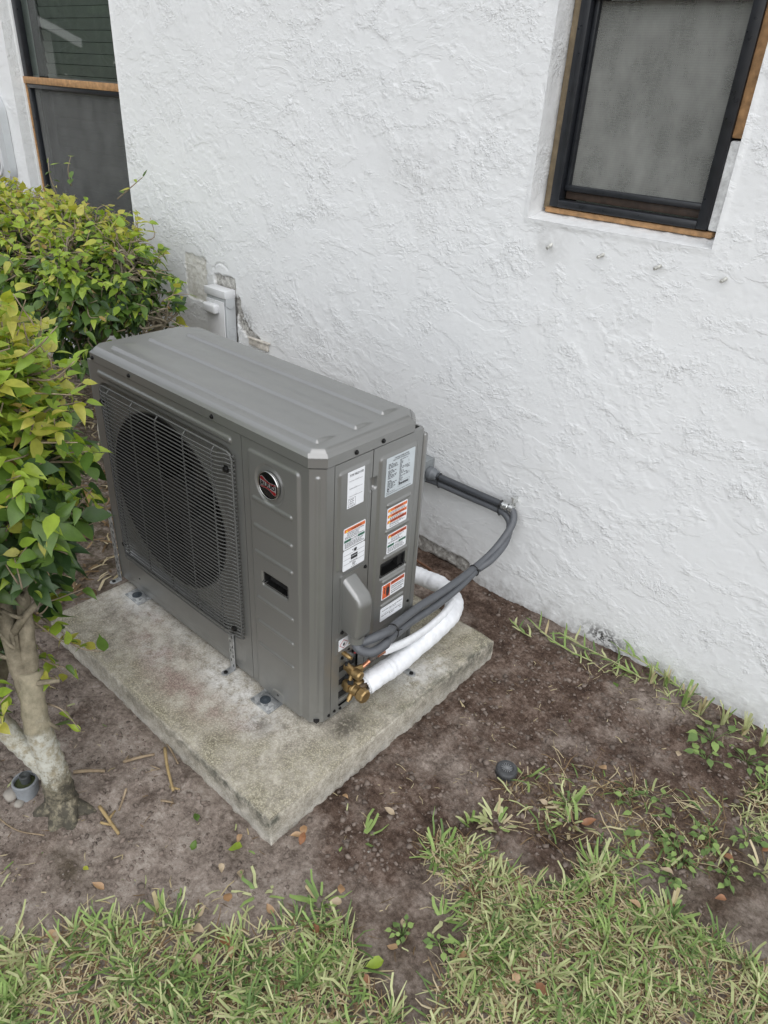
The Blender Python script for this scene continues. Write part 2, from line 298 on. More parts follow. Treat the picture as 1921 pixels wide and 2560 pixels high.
PVC = pmat('grey_conduit', (.092, .098, .108), .42, 0, .08, 40); PVCD = pmat('dark_conduit', (.046, .050, .057), .38, 0, .08, 40); PVCL = pmat('conduit_connector', (.13, .14, .15), .4)
FOAM = pmat('white_insulation', (.76, .775, .80), .6, 0, .10, 30, .7, 75, .003); BOXG = pmat('enclosure_grey', (.46, .48, .49), .4, 0, .04, 18); BOXH = pmat('enclosure_pale', (.62, .63, .64), .36, 0, .03)
WOOD = pmat('bare_wood', (.37, .21, .095), .65, 0, .4, 45, .4, 160, .001); WOODB = pmat('weathered_wood', (.20, .155, .095), .7, 0, .25, 45, .4, 160, .001); ALU = pmat('dark_window_frame', (.014, .016, .020), .34, 0, .2, 30)
CAULK = pmat('white_caulk', (.70, .71, .71), .55, 0, .06, 40, .5, 120, .002); SLAT = pmat('blind_slat', (.20, .20, .19), .6, 0, .14, 18); ROOM = pmat('room_dark', (.02, .02, .02), .9)
SCRL = m_screen('insect_screen', (.20, .205, .20), .36); SCRR = m_screen('dusty_insect_screen', (.30, .305, .285), .50); SLAT2 = pmat('pale_blind_slat', (.50, .52, .48), .7, 0, .18, 14)
BARK = m_bark('bark', (.10, .085, .055), (.26, .225, .16)); TRUNK = m_bark('trunk_bark', (.15, .135, .09), (.33, .29, .205), 1.); TWIG = m_bark('twig_bark', (.13, .10, .065), (.34, .27, .19))
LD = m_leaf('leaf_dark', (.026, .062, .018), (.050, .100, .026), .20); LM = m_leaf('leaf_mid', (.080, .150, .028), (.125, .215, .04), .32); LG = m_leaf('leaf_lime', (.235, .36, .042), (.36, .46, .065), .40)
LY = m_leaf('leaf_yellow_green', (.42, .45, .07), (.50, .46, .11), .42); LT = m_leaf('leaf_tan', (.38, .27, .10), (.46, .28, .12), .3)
DRY = m_leaf('dry_leaf', (.34, .20, .10), (.46, .31, .18), .15); DRYR = m_leaf('dry_leaf_rust', (.20, .088, .040), (.28, .13, .062), .10); DRYP = m_leaf('dry_leaf_pale', (.36, .28, .18), (.45, .36, .25), .12)
G1 = m_grass('grass_green', (.19, .295, .080), (.31, .42, .14)); G2 = m_grass('grass_pale', (.38, .42, .19), (.52, .54, .29)); G3 = m_grass('grass_straw', (.46, .38, .21), (.58, .50, .33)); G4 = m_grass('grass_deep', (.105, .175, .055), (.17, .26, .08)); G5 = m_grass('grass_brown', (.13, .085, .045), (.25, .17, .09))
STICK = m_bark('stick_bark', (.16, .115, .07), (.36, .28, .185)); STICKY = m_bark('yellow_stick_bark', (.22, .155, .07), (.42, .31, .15)); POTM = pmat('grey_pvc_aged', (.22, .235, .25), .6, 0, .25, 30); MOSS = pmat('moss', (.04, .05, .018), .95, 0, .4, 90, .8, 120, .004)
STONE = pmat('pale_stone', (.27, .25, .22), .9, 0, .2, 40); CLOD = pmat('soil_clod', (.165, .132, .110), .95, 0, .45, 12); CHIP = pmat('mulch_chip', (.15, .095, .055), .9, 0, .4, 8)

# ------------------------------------------------------------------ ground
GZ = -.092
def axis(fine0, fine1, step, far):
    a = np.arange(fine0, fine1 + step / 2, step); lo = []; x = fine0; d = step
    while x > -far: d *= 1.35; x -= d; lo.append(x)
    hi = []; x = a[-1]; d = step
    while x < far: d *= 1.35; x += d; hi.append(x)
    return np.concatenate([lo[::-1], a, hi])
def ground_h(x, y):
    near = np.exp(-np.maximum(0, np.hypot(x, y) - 3) / 3)
    h = .008 * fbm(x * 4, y * 4, 4, 5) + .010 * np.abs(fbm(x * 13, y * 13, 4, 9)) + .0055 * np.abs(fbm(x * 38, y * 38, 3, 14)) + .0022 * fbm(x * 95, y * 95, 2, 15)
    m = sst(.55, .95, y) * sst(-.1, .6, x); h = h + .018 * m                       # bank at the foot of the wall
    h = h - .006 * np.exp(-(((x - .06) / .06) ** 2 + ((y + .30) / .05) ** 2))        # dip at the pad corner
    h = h - .014 * np.exp(-(((x - .62) / .07) ** 2 + ((y - .70) / .04) ** 2)) + .012 * np.exp(-(((x - .68) / .09) ** 2 + ((y - .76) / .05) ** 2))
    h = h + .02 * np.exp(-(((x + .33) / .10) ** 2 + ((y + .53) / .09) ** 2)) - .012 * np.exp(-(((x + .20) / .05) ** 2 + ((y + .44) / .04) ** 2))
    h = h + .012 * sst(-.12, -.20, x) * sst(.66, .8, y)
    pd = np.hypot(np.maximum(0, np.maximum(-.905 - x, x - .118)), np.maximum(0, np.maximum(-.254 - y, y - .636))); h = h - .007 * np.exp(-(pd / .014) ** 2)
    return GZ + h * near - .004
gx = axis(-1.5, 1.35, .0062, 120); gy = axis(-1.05, 1.0, .0062, 120); GX, GY = np.meshgrid(gx, gy, indexing='ij'); GH = ground_h(GX, GY)
keep = ~((GX[:-1, :-1] > -.80) & (GX[1:, 1:] < .03) & (GY[:-1, :-1] > -.17) & (GY[1:, 1:] < .55))
me, used = gridmesh('ground', GX, GY, GH, keep); ux = GX.ravel()[used]; uy = GY.ravel()[used]
damp = np.clip(sst(-.25, .15, ux + .6 * uy) * (1 - .55 * sst(.10, .5, .7 * ux - .3 * uy - .1)) + .35 * np.exp(-(((ux - .3) / .25) ** 2 + ((uy - .45) / .35) ** 2)), 0, 1)
damp = damp * .70 + .04 + .25 * fbm(ux * 3, uy * 3, 3, 21) + .25 * np.exp(-(((ux + .5) / .35) ** 2 + ((uy + .36) / .1) ** 2)); vattr(me, 'damp', damp)
vattr(me, 'humus', np.clip(sst(.42, .75, ux - .55 * uy + .02) * .45 + sst(-.85, -1.1, ux) + .8 * np.exp(-(((ux + .15) / .08) ** 2 + ((uy + .60) / .04) ** 2)), 0, 1))
tag(link('ground', me, None, SOIL), kind='structure')

# ------------------------------------------------------------------ stucco wall of the house
WY = .92; RO = (-.147, .354, 1.133, 2.35); LO = (-3.118, -2.153, .62, 2.35)
wx = np.arange(-3.42, 1.22, .0040); wz = np.arange(-.18, 1.76, .0040)
for o in (RO, LO):
    for q in o[:2]: i = np.argmin(abs(wx - q)); wx[i] = q
    for q in o[2:3]: i = np.argmin(abs(wz - q)); wz[i] = q
wx = np.concatenate([[-9, -6, -4.5, -3.8], wx, [1.6, 2.2, 4, 8]]); wz = np.concatenate([wz, [2.0, 2.35, 2.8, 3.4]])
XX, ZZ = np.meshgrid(wx, wz, indexing='ij')
def stucco(x, z):
    a = R(-36); u = x * math.cos(a) + z * math.sin(a); v = -x * math.sin(a) + z * math.cos(a)
    wx_ = .035 * fbm(x * 7, z * 7, 3, 40); wz_ = .035 * fbm(x * 7, z * 7, 3, 43); u = u + wx_; v = v + wz_
    zone = sst(-.12, .16, fbm(x * 2.1, z * 2.1, 3, 46))                     # rough areas against smoother trowelled ones
    fine = .20 * fbm(x * 52, z * 52, 3, 33); A = fbm(u * 5.0, v * 8.5, 4, 31) + fine; m1 = sst(.05, .085, A)
    B = fbm(u * 9 + 3, v * 13 + 5, 4, 36) + 1.1 * fine; m2 = sst(.13, .165, B); Cc = fbm(x * 15 + 9, z * 15, 3, 38) + 1.3 * fine; m3 = sst(.16, .20, Cc)
    rid = np.maximum(np.exp(-((A - .07) / .030) ** 2), .8 * np.exp(-((B - .15) / .030) ** 2)); lump = np.maximum(0, perlin(x * 120, z * 120, 41) + .30)
    gr = np.clip(sst(-.12, .16, fbm(u * 8, v * 13, 3, 44)) * (.25 + .75 * zone) + .35 * m3, 0, 1)
    g = np.abs(perlin(x * 118, z * 118, 47)) + np.abs(perlin(x * 86, z * 86, 48))
    h = (.0006 * m1 + .0005 * m2 + .0003 * m3) * (.5 + .5 * zone) + .0011 * rid * lump * (.15 + .85 * zone) + .0008 * gr * g + .0030 * fbm(x * 1.6, z * 1.6, 2, 50)
    strk = sst(.18, .4, fbm(x * 4, z * 4, 2, 52)); h = h + strk * .0008 * perlin(u * 10, v * 120, 53)
    return h, gr
H, gr = stucco(XX, ZZ)
bare = np.zeros_like(H); pale = bare.copy()
edge = -.022 + .014 * fbm(XX * 9, XX * 0 + 3, 4, 60) + .05 * sst(-.20, -.10, XX) * 0 - .3 * sst(-.19, -.11, XX)
foot = sst(.006, -.006, ZZ - edge); H = H * (1 - foot) + foot * (-.012 + .010 * fbm(XX * 22, ZZ * 22, 4, 62)); bare = np.maximum(bare, foot)
lip = -.085 + .02 * fbm(XX * 8, XX * 0 + 7, 3, 64); under = sst(.008, -.008, ZZ - lip) * foot; H = H - under * .03
pa = rrect(XX + .10 * (ZZ - .7) * 0, ZZ, -1.785, -1.635, .585, .770, .02) + .010 * fbm(XX * 30, ZZ * 30, 3, 66); pmk = sst(.004, -.004, pa)
H = H * (1 - pmk) - pmk * .0035 + .0015 * pmk * fbm(XX * 60, ZZ * 60, 3, 67); pale = np.maximum(pale, pmk)
pb = rrect(XX, ZZ, -1.587, -1.451, .45, .722, .008) + .008 * fbm(XX * 35, ZZ * 35, 3, 68); pm2 = sst(.004, -.004, pb); H = H * (1 - pm2) - pm2 * .012; bare = np.maximum(bare, pm2)
pc = np.minimum(seg(XX, ZZ, (-1.44, .63), (-1.42, .55)), seg(XX, ZZ, (-1.42, .55), (-1.33, .50))) - .022 + .02 * fbm(XX * 25, ZZ * 25, 3, 69); pm3 = sst(.006, -.006, pc); H = H * (1 - pm3) - pm3 * .010; bare = np.maximum(bare, pm3)
arc = np.abs(np.hypot(XX + 1.535, ZZ - .705) - .062); H -= .004 * sst(.005, 0, arc) * (ZZ > .735) * (XX < -1.49)
H[np.abs(ZZ - .3) > 2.2] *= .3
for o in (RO, LO):
    q = np.abs(rrect(XX, ZZ, o[0], o[1], o[2], o[3], .0001)); fd = sst(.004, .018, q); H = H * fd + (.0016 + .0010 * fbm(XX * 50, ZZ * 50, 2, 73)) * (1 - fd)
okx = (wx[:-1] + wx[1:]) / 2; okz = (wz[:-1] + wz[1:]) / 2; OX, OZ = np.meshgrid(okx, okz, indexing='ij'); keep = np.ones(OX.shape, bool)
for o in (RO, LO): keep &= ~((OX > o[0]) & (OX < o[1]) & (OZ > o[2]) & (OZ < o[3]))
me, used = gridmesh('stucco_wall', XX, WY - H, ZZ, keep)
f = lambda a: a.ravel()[used]
grime = np.exp(-np.maximum(0, ZZ + .10 - .0 * XX) / .07) * .9 + .22 * sst(-.1, -.35, XX) * np.exp(-np.maximum(0, ZZ) / .15) + .35 * np.exp(-(((XX + .07) / .05) ** 2 + ((ZZ - 1.08) / .06) ** 2)) + .20 * np.exp(-(((XX + .55) / .13) ** 2 + ((ZZ - 1.2) / .08) ** 2))
mould = np.exp(-(((XX - .345) / .075) ** 2 + ((ZZ + .045) / .035) ** 2)) + .8 * np.exp(-(((XX + 1.40) / .05) ** 2 + ((ZZ - .56) / .05) ** 2))
vattr(me, 'bare', f(bare)); vattr(me, 'pale', f(pale)); vattr(me, 'grain', f(.25 + .75 * gr)); vattr(me, 'grime', f(np.clip(grime, 0, 1))); vattr(me, 'mould', f(np.clip(mould, 0, 1)))
WALLOB = tag(link('stucco_wall', me, None, WALL), 'white textured stucco house wall with two recessed windows behind the heat pump', 'wall')
def jit_strip(poly_a, poly_b, n, nz, name, mat, parent):        # rough quad sheet between two 3-D edges, given real thickness by the wall behind
    A = [Vector(p) for p in poly_a]; B = [Vector(p) for p in poly_b]; nn = max(2, int(n)); k = 14
    t = np.linspace(0, 1, nn)[:, None]; s_ = np.linspace(0, 1, k)[None, :]
    P = [np.array((1 - t) * (1 - s_) * A[0][i] + t * (1 - s_) * A[1][i] + (1 - t) * s_ * B[0][i] + t * s_ * B[1][i]) for i in range(3)]
    nrm = (A[1] - A[0]).cross(B[0] - A[0]).normalized(); d = nz * fbm((P[0] + P[1]) * 40, (P[2] + P[1]) * 40, 3, 71) * (np.sin(s_ * PI) ** .3)
    P = [P[i] + nrm[i] * d for i in range(3)]; me_, us = gridmesh(name, P[0], P[1], P[2])
    for a_ in ('bare', 'pale', 'mould'): vattr(me_, a_, np.zeros(len(us)))
    vattr(me_, 'grain', np.full(len(us), .8)); vattr(me_, 'grime', np.full(len(us), .12)); return link(name, me_, parent, mat)
FY = 1.0
# reveals of both openings (left, right, bottom, top)
for (x0, x1, z0, z1), sill in ((RO, .022), (LO, .02)):
    jit_strip([(x0, WY - .0022, z0), (x0, WY - .0022, z1)], [(x0, FY + .06, z0), (x0, FY + .06, z1)], 160, .003, 'reveal', WALL, WALLOB)
    jit_strip([(x1, WY - .0022, z1), (x1, WY - .0022, z0)], [(x1, FY + .06, z1), (x1, FY + .06, z0)], 160, .003, 'reveal', WALL, WALLOB)
    jit_strip([(x1, WY - .0024, z0 - .001), (x0, WY - .0024, z0 - .001)], [(x1, FY + .05, z0 + sill), (x0, FY + .05, z0 + sill)], 120, .004, 'window_sill', CAULK, WALLOB)
    jit_strip([(x0, WY, z1), (x1, WY, z1)], [(x0, FY + .06, z1), (x1, FY + .06, z1)], 60, .002, 'reveal', WALL, WALLOB)
def room(x0, x1, z0, z1, parent):
    b = MB(); b.box(((x0 + x1) / 2, FY + .55, (z0 + z1) / 2), (x1 - x0 + .3, .9, z1 - z0 + .3)); b.f.pop(0) if 0 else None
    o = b.build('room_interior', ROOM, parent, 0); bm = bmesh.new(); bm.from_mesh(o.data)
    bmesh.ops.delete(bm, geom=[q for q in bm.faces if q.normal.y < -.9], context='FACES'); bm.to_mesh(o.data); bm.free(); return o
def slats(win, x0, x1, z0, z1, pitch, y, mat, tilt, hk=.93):
    me_ = MB().box((0, 0, 0), (x1 - x0, .003, pitch * hk), Matrix.Rotation(tilt, 3, 'X'), 0).mesh('slat', 0); me_.materials.append(mat)
    z = z0
    while z < z1:
        o = link('slat', me_, win); o.location = ((x0 + x1) / 2 + random.uniform(-.002, .002), y, z); o.rotation_euler = (random.uniform(-.04, .04), random.uniform(-.002, .002), 0); z += pitch
# right window
x0, x1, z0 = -.119, .311, 1.163; zt = 2.3
win = link('window', (MB().box((x0 + .013, FY - .012, (z0 + zt) / 2), (.028, .030, zt - z0), bev=.003).box((x1 - .013, FY - .012, (z0 + zt) / 2), (.028, .030, zt - z0), bev=.003)
     .box(((x0 + x1) / 2, FY - .014, z0 + .009), (x1 - x0 - .050, .030, .019), bev=.003).box(((x0 + x1) / 2, FY - .012, 1.634), (x1 - x0 - .052, .026, .022), bev=.003)).mesh('window'), WALLOB, ALU)
win['label'] = 'small right window with dusty grey insect screen in dark metal frame'
MB().box(((x0 + x1) / 2, FY + .010, z0 + .030), (x1 - x0 - .056, .012, .020), bev=.002).build('bottom_rail', pmat('rusty_rail', (.055, .036, .026), .6, 0, .5, 40), win)
MB().box(((x0 + x1) / 2, FY + .000, z0 + .048), (x1 - x0 - .058, .022, .014), bev=.002).box((x0 + .034, FY + .002, (z0 + zt) / 2), (.012, .02, zt - z0 - .1), bev=.002).build('screen_frame', ALU, win)
MB().box(((x0 + x1) / 2 + .004, FY + .006, (z0 + .05 + 1.625) / 2), (x1 - x0 - .058, .0008, 1.625 - z0 - .055)).build('insect_screen', SCRR, win, 0)
MB().box(((x0 + x1) / 2, FY + .03, (z0 + 1.64) / 2), (x1 - x0 - .056, .004, 1.62 - z0)).build('pane', GLASS, win, 0)
slats(win, x0 + .03, x1 - .03, z0 + .03, 1.72, .078, FY + .060, SLAT2, .25, .84)
room(x0, x1, z0, 2.3, win)
o = MB().box((x0 - .013, FY + .004, (z0 + zt) / 2 - .004), (.026, .03, zt - z0 + .01), bev=.002).build('casing', WOODB, win); o['label'] = 'weathered brown wooden strip left of the screen'
MB().box((x1 + .014, FY - .004, (1.36 + zt) / 2), (.028, .03, zt - 1.36), bev=.003).build('casing', WOOD, win)
o = MB().box((x1 + .014, FY - .006, (z0 + 1.355) / 2), (.026, .034, 1.355 - z0), bev=.005).build('casing', pmat('peeling_white_wood', (.68, .685, .68), .6, 0, .28, 60, .6, 90, .004), win); o['label'] = 'strip of peeling white paint at the lower right'
MB().box(((x0 + x1) / 2, FY - .006, z0 - .010), (x1 - x0 + .03, .030, .014), bev=.003).build('casing', WOOD, win)
# left window
x0, x1 = -3.118, -2.153; zb = .62
win = link('window', (MB().box((x0 + .022, FY - .004, (1.366 + zt) / 2), (.040, .03, zt - 1.366), bev=.003).box((x1 - .02, FY - .004, (zb + zt) / 2), (.040, .03, zt - zb), bev=.003)
     .box(((x0 + x1) / 2, FY - .006, 1.3275), (x1 - x0 - .046, .03, .018), bev=.003).box((x0 + .026, FY - .002, (zb + 1.318) / 2), (.024, .03, 1.318 - zb), bev=.003).box(((x0 + x1) / 2, FY - .004, zb + .03), (x1 - x0 - .08, .03, .03), bev=.003)).mesh('window'), WALLOB, ALU)
win['label'] = 'large left window with clear upper pane and screened lower sash behind the shrub'
MB().box(((x0 + x1) / 2, FY - .008, 1.3515), (x1 - x0 - .006, .036, .029), bev=.002).build('mullion', WOOD, win)
MB().box((x0 + .006, FY - .004, (zb + 1.336) / 2), (.012, .034, 1.336 - zb), bev=.002).build('casing', WOOD, win)
MB().box((x0 + .0012, FY - .022, (zb + 2.3) / 2), (.006, .02, 2.3 - zb), bev=.002).build('caulk_line', CAULK, win)
MB().box(((x0 + x1) / 2, FY + .010, (1.372 + zt) / 2), (x1 - x0 - .08, .004, zt - 1.372)).build('pane', GLASS, win, 0)
MB().box(((x0 + x1) / 2, FY + .030, (zb + 1.31) / 2), (x1 - x0 - .08, .004, 1.30 - zb)).build('pane', GLASS, win, 0)
MB().box(((x0 + x1) / 2, FY + .002, (zb + .04 + 1.318) / 2), (x1 - x0 - .10, .0008, 1.316 - zb - .04)).build('insect_screen', SCRL, win, 0)
slats(win, x0 + .13, x1 - .02, .65, 2.25, .0444, FY + .046, SLAT, .16, .955)
MB().box((x0 + .10, FY + .06, (zb + zt) / 2), (.012, .03, zt - zb)).build('blind_track', BLACKM, win); room(x0, x1, zb, 2.3, win)

# ------------------------------------------------------------------ concrete pad
px0, px1, py0, py1, pz = -.905, .118, -.254, .636, -.015
lev = np.array([.16, .12, .09, .07, .05, .035, .022, .012, .005])
ua = np.concatenate([np.full(9, px0), np.linspace(px0, px1, 150), np.full(9, px1)]); ud = np.concatenate([lev, np.zeros(150), lev[::-1]])
va = np.concatenate([np.full(9, py0), np.linspace(py0, py1, 130), np.full(9, py1)]); vd = np.concatenate([lev, np.zeros(130), lev[::-1]])
PX, PY = np.meshgrid(ua, va, indexing='ij'); DX, DY = np.meshgrid(ud, vd, indexing='ij'); dep = np.maximum(DX, DY); PZ = pz - dep
ex = np.minimum(PX - px0, px1 - PX); ey = np.minimum(PY - py0, py1 - PY); ed = np.minimum(ex, ey)
wob = .0022 * fbm(PX * 9 + PZ * 9, PY * 9, 3, 80) + .0026 * fbm((PX + PY) * 55, PZ * 55, 3, 82)
low = sst(.03, .10, dep); nx = np.where(PX <= px0 + 1e-6, -1, np.where(PX >= px1 - 1e-6, 1, 0)); ny = np.where(PY <= py0 + 1e-6, -1, np.where(PY >= py1 - 1e-6, 1, 0))
corner = .012 * np.exp(-dep / .006)
QX = PX + nx * (wob - corner * .6 + .0025 * low * fbm(PY * 40, PZ * 40, 3, 83) * 3); QY = PY + ny * (wob - corner * .6 + .0018 * low * fbm(PX * 32, PZ * 32, 3, 84) * 3)
QZ = PZ + np.where(dep == 0, .0016 * fbm(PX * 12, PY * 12, 4, 85) - .006 * np.exp(-ed / .006), 0)
chip = np.exp(-(((QX - px1) / .03) ** 2 + ((QY - py1) / .03) ** 2)); QZ -= .006 * chip
me, us = gridmesh('concrete_pad', QX, QY, QZ); X_, Y_, Z_, D_, E_ = [a.ravel()[us] for a in (QX, QY, QZ, dep, ed)]
pw = sum(a * np.exp(-(((X_ - x) / sx) ** 2 + ((Y_ - y) / sy) ** 2)) for x, y, sx, sy, a in ((-.80, -.03, .10, .05, .9), (-.33, -.05, .07, .04, 1), (-.22, -.055, .11, .035, 1), (-.5, -.02, .3, .03, .5), (.05, .34, .05, .08, 1), (-.13, -.10, .06, .04, .5), (.07, .42, .03, .03, .8), (-.55, -.12, .08, .04, .4)))
front = np.exp(-np.abs(Y_ - py0) / .05); mo = np.clip(sst(-.14, -.22, Y_) * .8 + sst(-.30, -.02, X_) * sst(-.06, -.15, Y_) + sst(.0, .07, X_) * 1. + sst(.40, .55, Y_) + .9 * np.exp(-np.minimum(Y_ - py0, px1 - X_) / .06) + .25, 0, 1)
side = np.clip(D_ / .01, 0, 1); bl = side * np.where(np.abs(Y_ - py0) < .03, np.clip(1.15 - D_ / .055, 0, 1) * (.45 + .55 * sst(-.4, 0, X_)), np.clip(sst(.15, .5, Y_) * (1 - D_ / .09), 0, 1)) + (1 - side) * .9 * np.exp(-(px1 - X_) / .025) * sst(.05, .3, Y_)
vattr(me, 'powder', np.clip(pw, 0, 1) * (D_ < .003) + side * .35 * sst(.04, .07, D_)); vattr(me, 'moss', mo * (1 - .7 * side)); vattr(me, 'black', bl)
pk = sum(np.exp(-(((X_ - x) / s1) ** 2 + ((Y_ - y) / s2) ** 2)) for x, y, s1, s2 in ((-.55, -.10, .12, .05), (-.28, -.14, .09, .05), (-.42, -.16, .10, .04), (-.68, -.06, .08, .05), (-.15, -.10, .05, .04)))
vattr(me, 'pink', np.clip(pk, 0, 1)); vattr(me, 'wet', np.clip(1.3 * np.exp(-(((X_ - .041) / .035) ** 2 + ((Y_ - .07) / .05) ** 2)) + .8 * np.exp(-(((X_ + .12) / .035) ** 2 + ((Y_ + .085) / .028) ** 2)), 0, 1))
tag(link('concrete_pad', me, None, PAD), 'weathered concrete pad with mossy edges under the heat pump', 'concrete pad')

# ------------------------------------------------------------------ heat pump
HP = thing('heat_pump', 'grey metal outdoor heat pump with wire fan grille on concrete pad', 'heat pump', (-.46, .17, -.012))
HPI = Matrix.Translation((.46, -.17, .012))
def hp(name, me, mats, parent=None):
    o = link(name, me, parent or HP, mats)
    if parent is None: o.matrix_parent_inverse = HPI
    return o
def panel(name, P, U, V, hf, res=.0022, mask=None, N=None, mat=PAINT, parent=None, lip=.012):
    # heightfield sheet: P(u,v)->xyz arrays, N(u,v)->normals, pressed by hf
    u = np.linspace(*U, max(3, int((U[1] - U[0]) / res))); v = np.linspace(*V, max(3, int((V[1] - V[0]) / res)))
    u2 = np.concatenate([[u[0]], u, [u[-1]]]); v2 = np.concatenate([[v[0]], v, [v[-1]]]); UU, VV = np.meshgrid(u2, v2, indexing='ij')
    h = hf(UU, VV); h[0] = h[-1] = -lip; h[:, 0] = h[:, -1] = -lip; x, y, z = P(UU, VV); n = N(UU, VV)
    kp = None
    if mask is not None:
        mm = mask((UU[:-1, :-1] + UU[1:, 1:]) / 2, (VV[:-1, :-1] + VV[1:, 1:]) / 2); kp = ~mm
    me_, _ = gridmesh(name, x + n[0] * h, y + n[1] * h, z + n[2] * h, kp); finish(me_, 60); return hp(name, me_, mat, parent)
PF = lambda u, v: (u, np.zeros_like(u), v); NF = lambda u, v: (np.zeros_like(u), -np.ones_like(u), np.zeros_like(u))
PR = lambda u, v: (np.zeros_like(u), u, v); NR = lambda u, v: (np.ones_like(u), np.zeros_like(u), np.zeros_like(u))
cap_h = lambda u, v, a, b, w_, ht: ht * sst(w_, w_ * .35, seg(u, v, a, b))
FC = (-.608, .400); FRAD = .248
def h_grille(u, v):
    d = rrect(u, v, -.872, -.2865, .118, .682, .03); h = -.016 * sst(.003, -.009, d)
    h += cap_h(u, v, (-.86, .7065), (-.292, .7065), .0105, .0050)
    d2 = rrect(u, v, -.86, -.285, .026, .098, .02); h += .0025 * sst(.006, -.006, d2)
    h += .004 * np.exp(-((np.hypot(u - FC[0], v - FC[1]) - FRAD - .012) / .008) ** 2); return h
panel('grille_panel', PF, (-.9175, -.2495), (0, .733), h_grille, .0026, lambda u, v: np.hypot(u - FC[0], v - FC[1]) < FRAD, NF)
RB = [(.593), (.519), (.445), (.307), (.2305), (.1545)]
cx_ = np.array([-.2475, -.025, 0, 0]); cy_ = np.array([0, 0, .025, .0488]); cl = np.concatenate([[0], np.cumsum(np.hypot(np.diff(cx_), np.diff(cy_)))]); c0 = -.2475
def PC(u, v): s_ = u - c0; return np.interp(s_, cl, cx_), np.interp(s_, cl, cy_), v
def NC(u, v):
    s_ = u - c0; a = np.interp(s_, [cl[1] - .003, cl[1] + .003, cl[2] - .003, cl[2] + .003], [0, PI / 4, PI / 4, PI / 2]); return np.sin(a), -np.cos(a), np.zeros_like(a)
UM = c0 + (cl[1] + cl[2]) / 2
def h_front(u, v):
    d = rrect(u, v, -.226, -.052, -.05, .713, .012); h = .0045 * sst(.002, -.0075, d)
    for z in RB: h += cap_h(u, v, (-.206, z), (-.080, z), .0068, .0036)
    h += cap_h(u, v, (UM, .04), (UM, .710), .0060, .0028)
    q = np.hypot(u + .150, v - .6465); h -= .0035 * sst(.051, .045, q)
    d = rrect(u, v, -.1875, -.0950, .3555, .3965, .006); h -= .0035 * sst(.003, -.002, d)
    h += .0018 * sst(.0015, -.0015, rrect(u, v, -.163, -.118, -.01, .030, .016)); return h
panel('front_panel', PC, (c0, c0 + cl[-1]), (0, .733), h_front, .0020, lambda u, v: rrect(u, v, -.184, -.098, .3585, .3935, .004) < -.002, NC)
def h_serv(u, v):
    d = rrect(u, v, .0605, .1605, .4515, .7115, .010); h = .0032 * sst(.002, -.006, d)
    d = rrect(u, v, .0635, .150, .195, .2525, .008); h += .0022 * sst(.002, -.005, d)
    h -= .004 * sst(.004, -.002, rrect(u, v, .160, .190, .630, .660, .006)); return h
panel('service_panel', PR, (.0505, .1685), (-.004, .732), h_serv, .0018, lambda u, v: rrect(u, v, .079, .146, .014, .185, .006) < 0, NR)
RS = [.569, .4955, .4185, .3455, .270, .190]
def h_side(u, v):
    d = rrect(u, v, .190, .3255, -.03, .7045, .012); h = .0040 * sst(.002, -.0075, d)
    for z in RS: h += cap_h(u, v, (.225, z), (.304, z), .0058, .0032)
    h -= .0035 * sst(.003, -.002, rrect(u, v, .2125, .3115, .357, .4055, .005)); h -= .010 * sst(.002, -.002, rrect(u, v, .160, .184, .630, .660, .006)); return h
panel('rear_side_panel', PR, (.1712, .345), (0, .732), h_side, .0020, lambda u, v: rrect(u, v, .216, .308, .360, .402, .004) < -.002, NR)
# near-black cabinet core added to block light inside; coil and corner post
b = MB(); b.box((-.457, .30, .367), (.90, .02, .73)); b.box((-.905, .172, .367), (.016, .33, .73)); b.box((-.457, .172, .006), (.90, .33, .010)); b.box((-.024, .19, .367), (.006, .30, .73)); b.box((-.236, .17, .367), (.006, .30, .72)); b.box((-.135, .0175, .367), (.19, .004, .72))
hp('light_block_core', b.mesh('light_block_core', 0), CORE)
b = MB()
for i in range(60): b.box((-.90 + i * .011, .286, .36), (.0035, .008, .66))
hp('coil', b.mesh('coil', 0), COIL)
hp('corner_post', MB().box((-.0045, .353, .36), (.018, .014, .715), bev=.005, seg=3).box((-.9145, .172, .366), (.006, .345, .73), bev=.001).box((-.46, .349, .366), (.90, .006, .73)).mesh('corner_post'), PAINT)
# lid
ZL, ZS, ZT = .7355, .757, .773
LP = [(-.9195, .03), (-.893, -.0025), (-.0265, -.0025), (.0025, .0265), (.0025, .307), (-.036, .3475), (-.864, .3475), (-.9195, .293)]
def sdpoly(u, v, poly):
    d = np.full(np.shape(u), -9.)
    for i in range(len(poly)):
        a = poly[i]; b_ = poly[(i + 1) % len(poly)]; ex_, ey_ = b_[0] - a[0], b_[1] - a[1]; L = math.hypot(ex_, ey_)
        d = np.maximum(d, ((u - a[0]) * ey_ - (v - a[1]) * ex_) / L)
    return d
ua = np.linspace(-.9195, .0025, 460); va = np.linspace(-.0025, .3475, 215); UU, VV = np.meshgrid(ua, va, indexing='ij')
d = sdpoly(UU, VV, LP); over = np.maximum(d, 0)
zz = ZS + (ZT - ZS) * sst(0, -.019, d) ** .85
for (xa, xb, ya, yb) in ((-.816, -.052, .253, .322), (-.845, -.037, .148, .213), (-.846, -.041, .036, .106)):
    q = rrect(UU, VV, xa, xb, ya, yb + .02, .006); fade = 1 - sst(ya + .02, yb + .012, VV) * .999
    zz += .0070 * sst(.002, -.0060, q) * fade + .0012 * np.exp(-((q + .004) / .004) ** 2) * (VV < ya + .02) * .0
zz += .0005 * fbm(UU * 5, VV * 5, 2, 90)
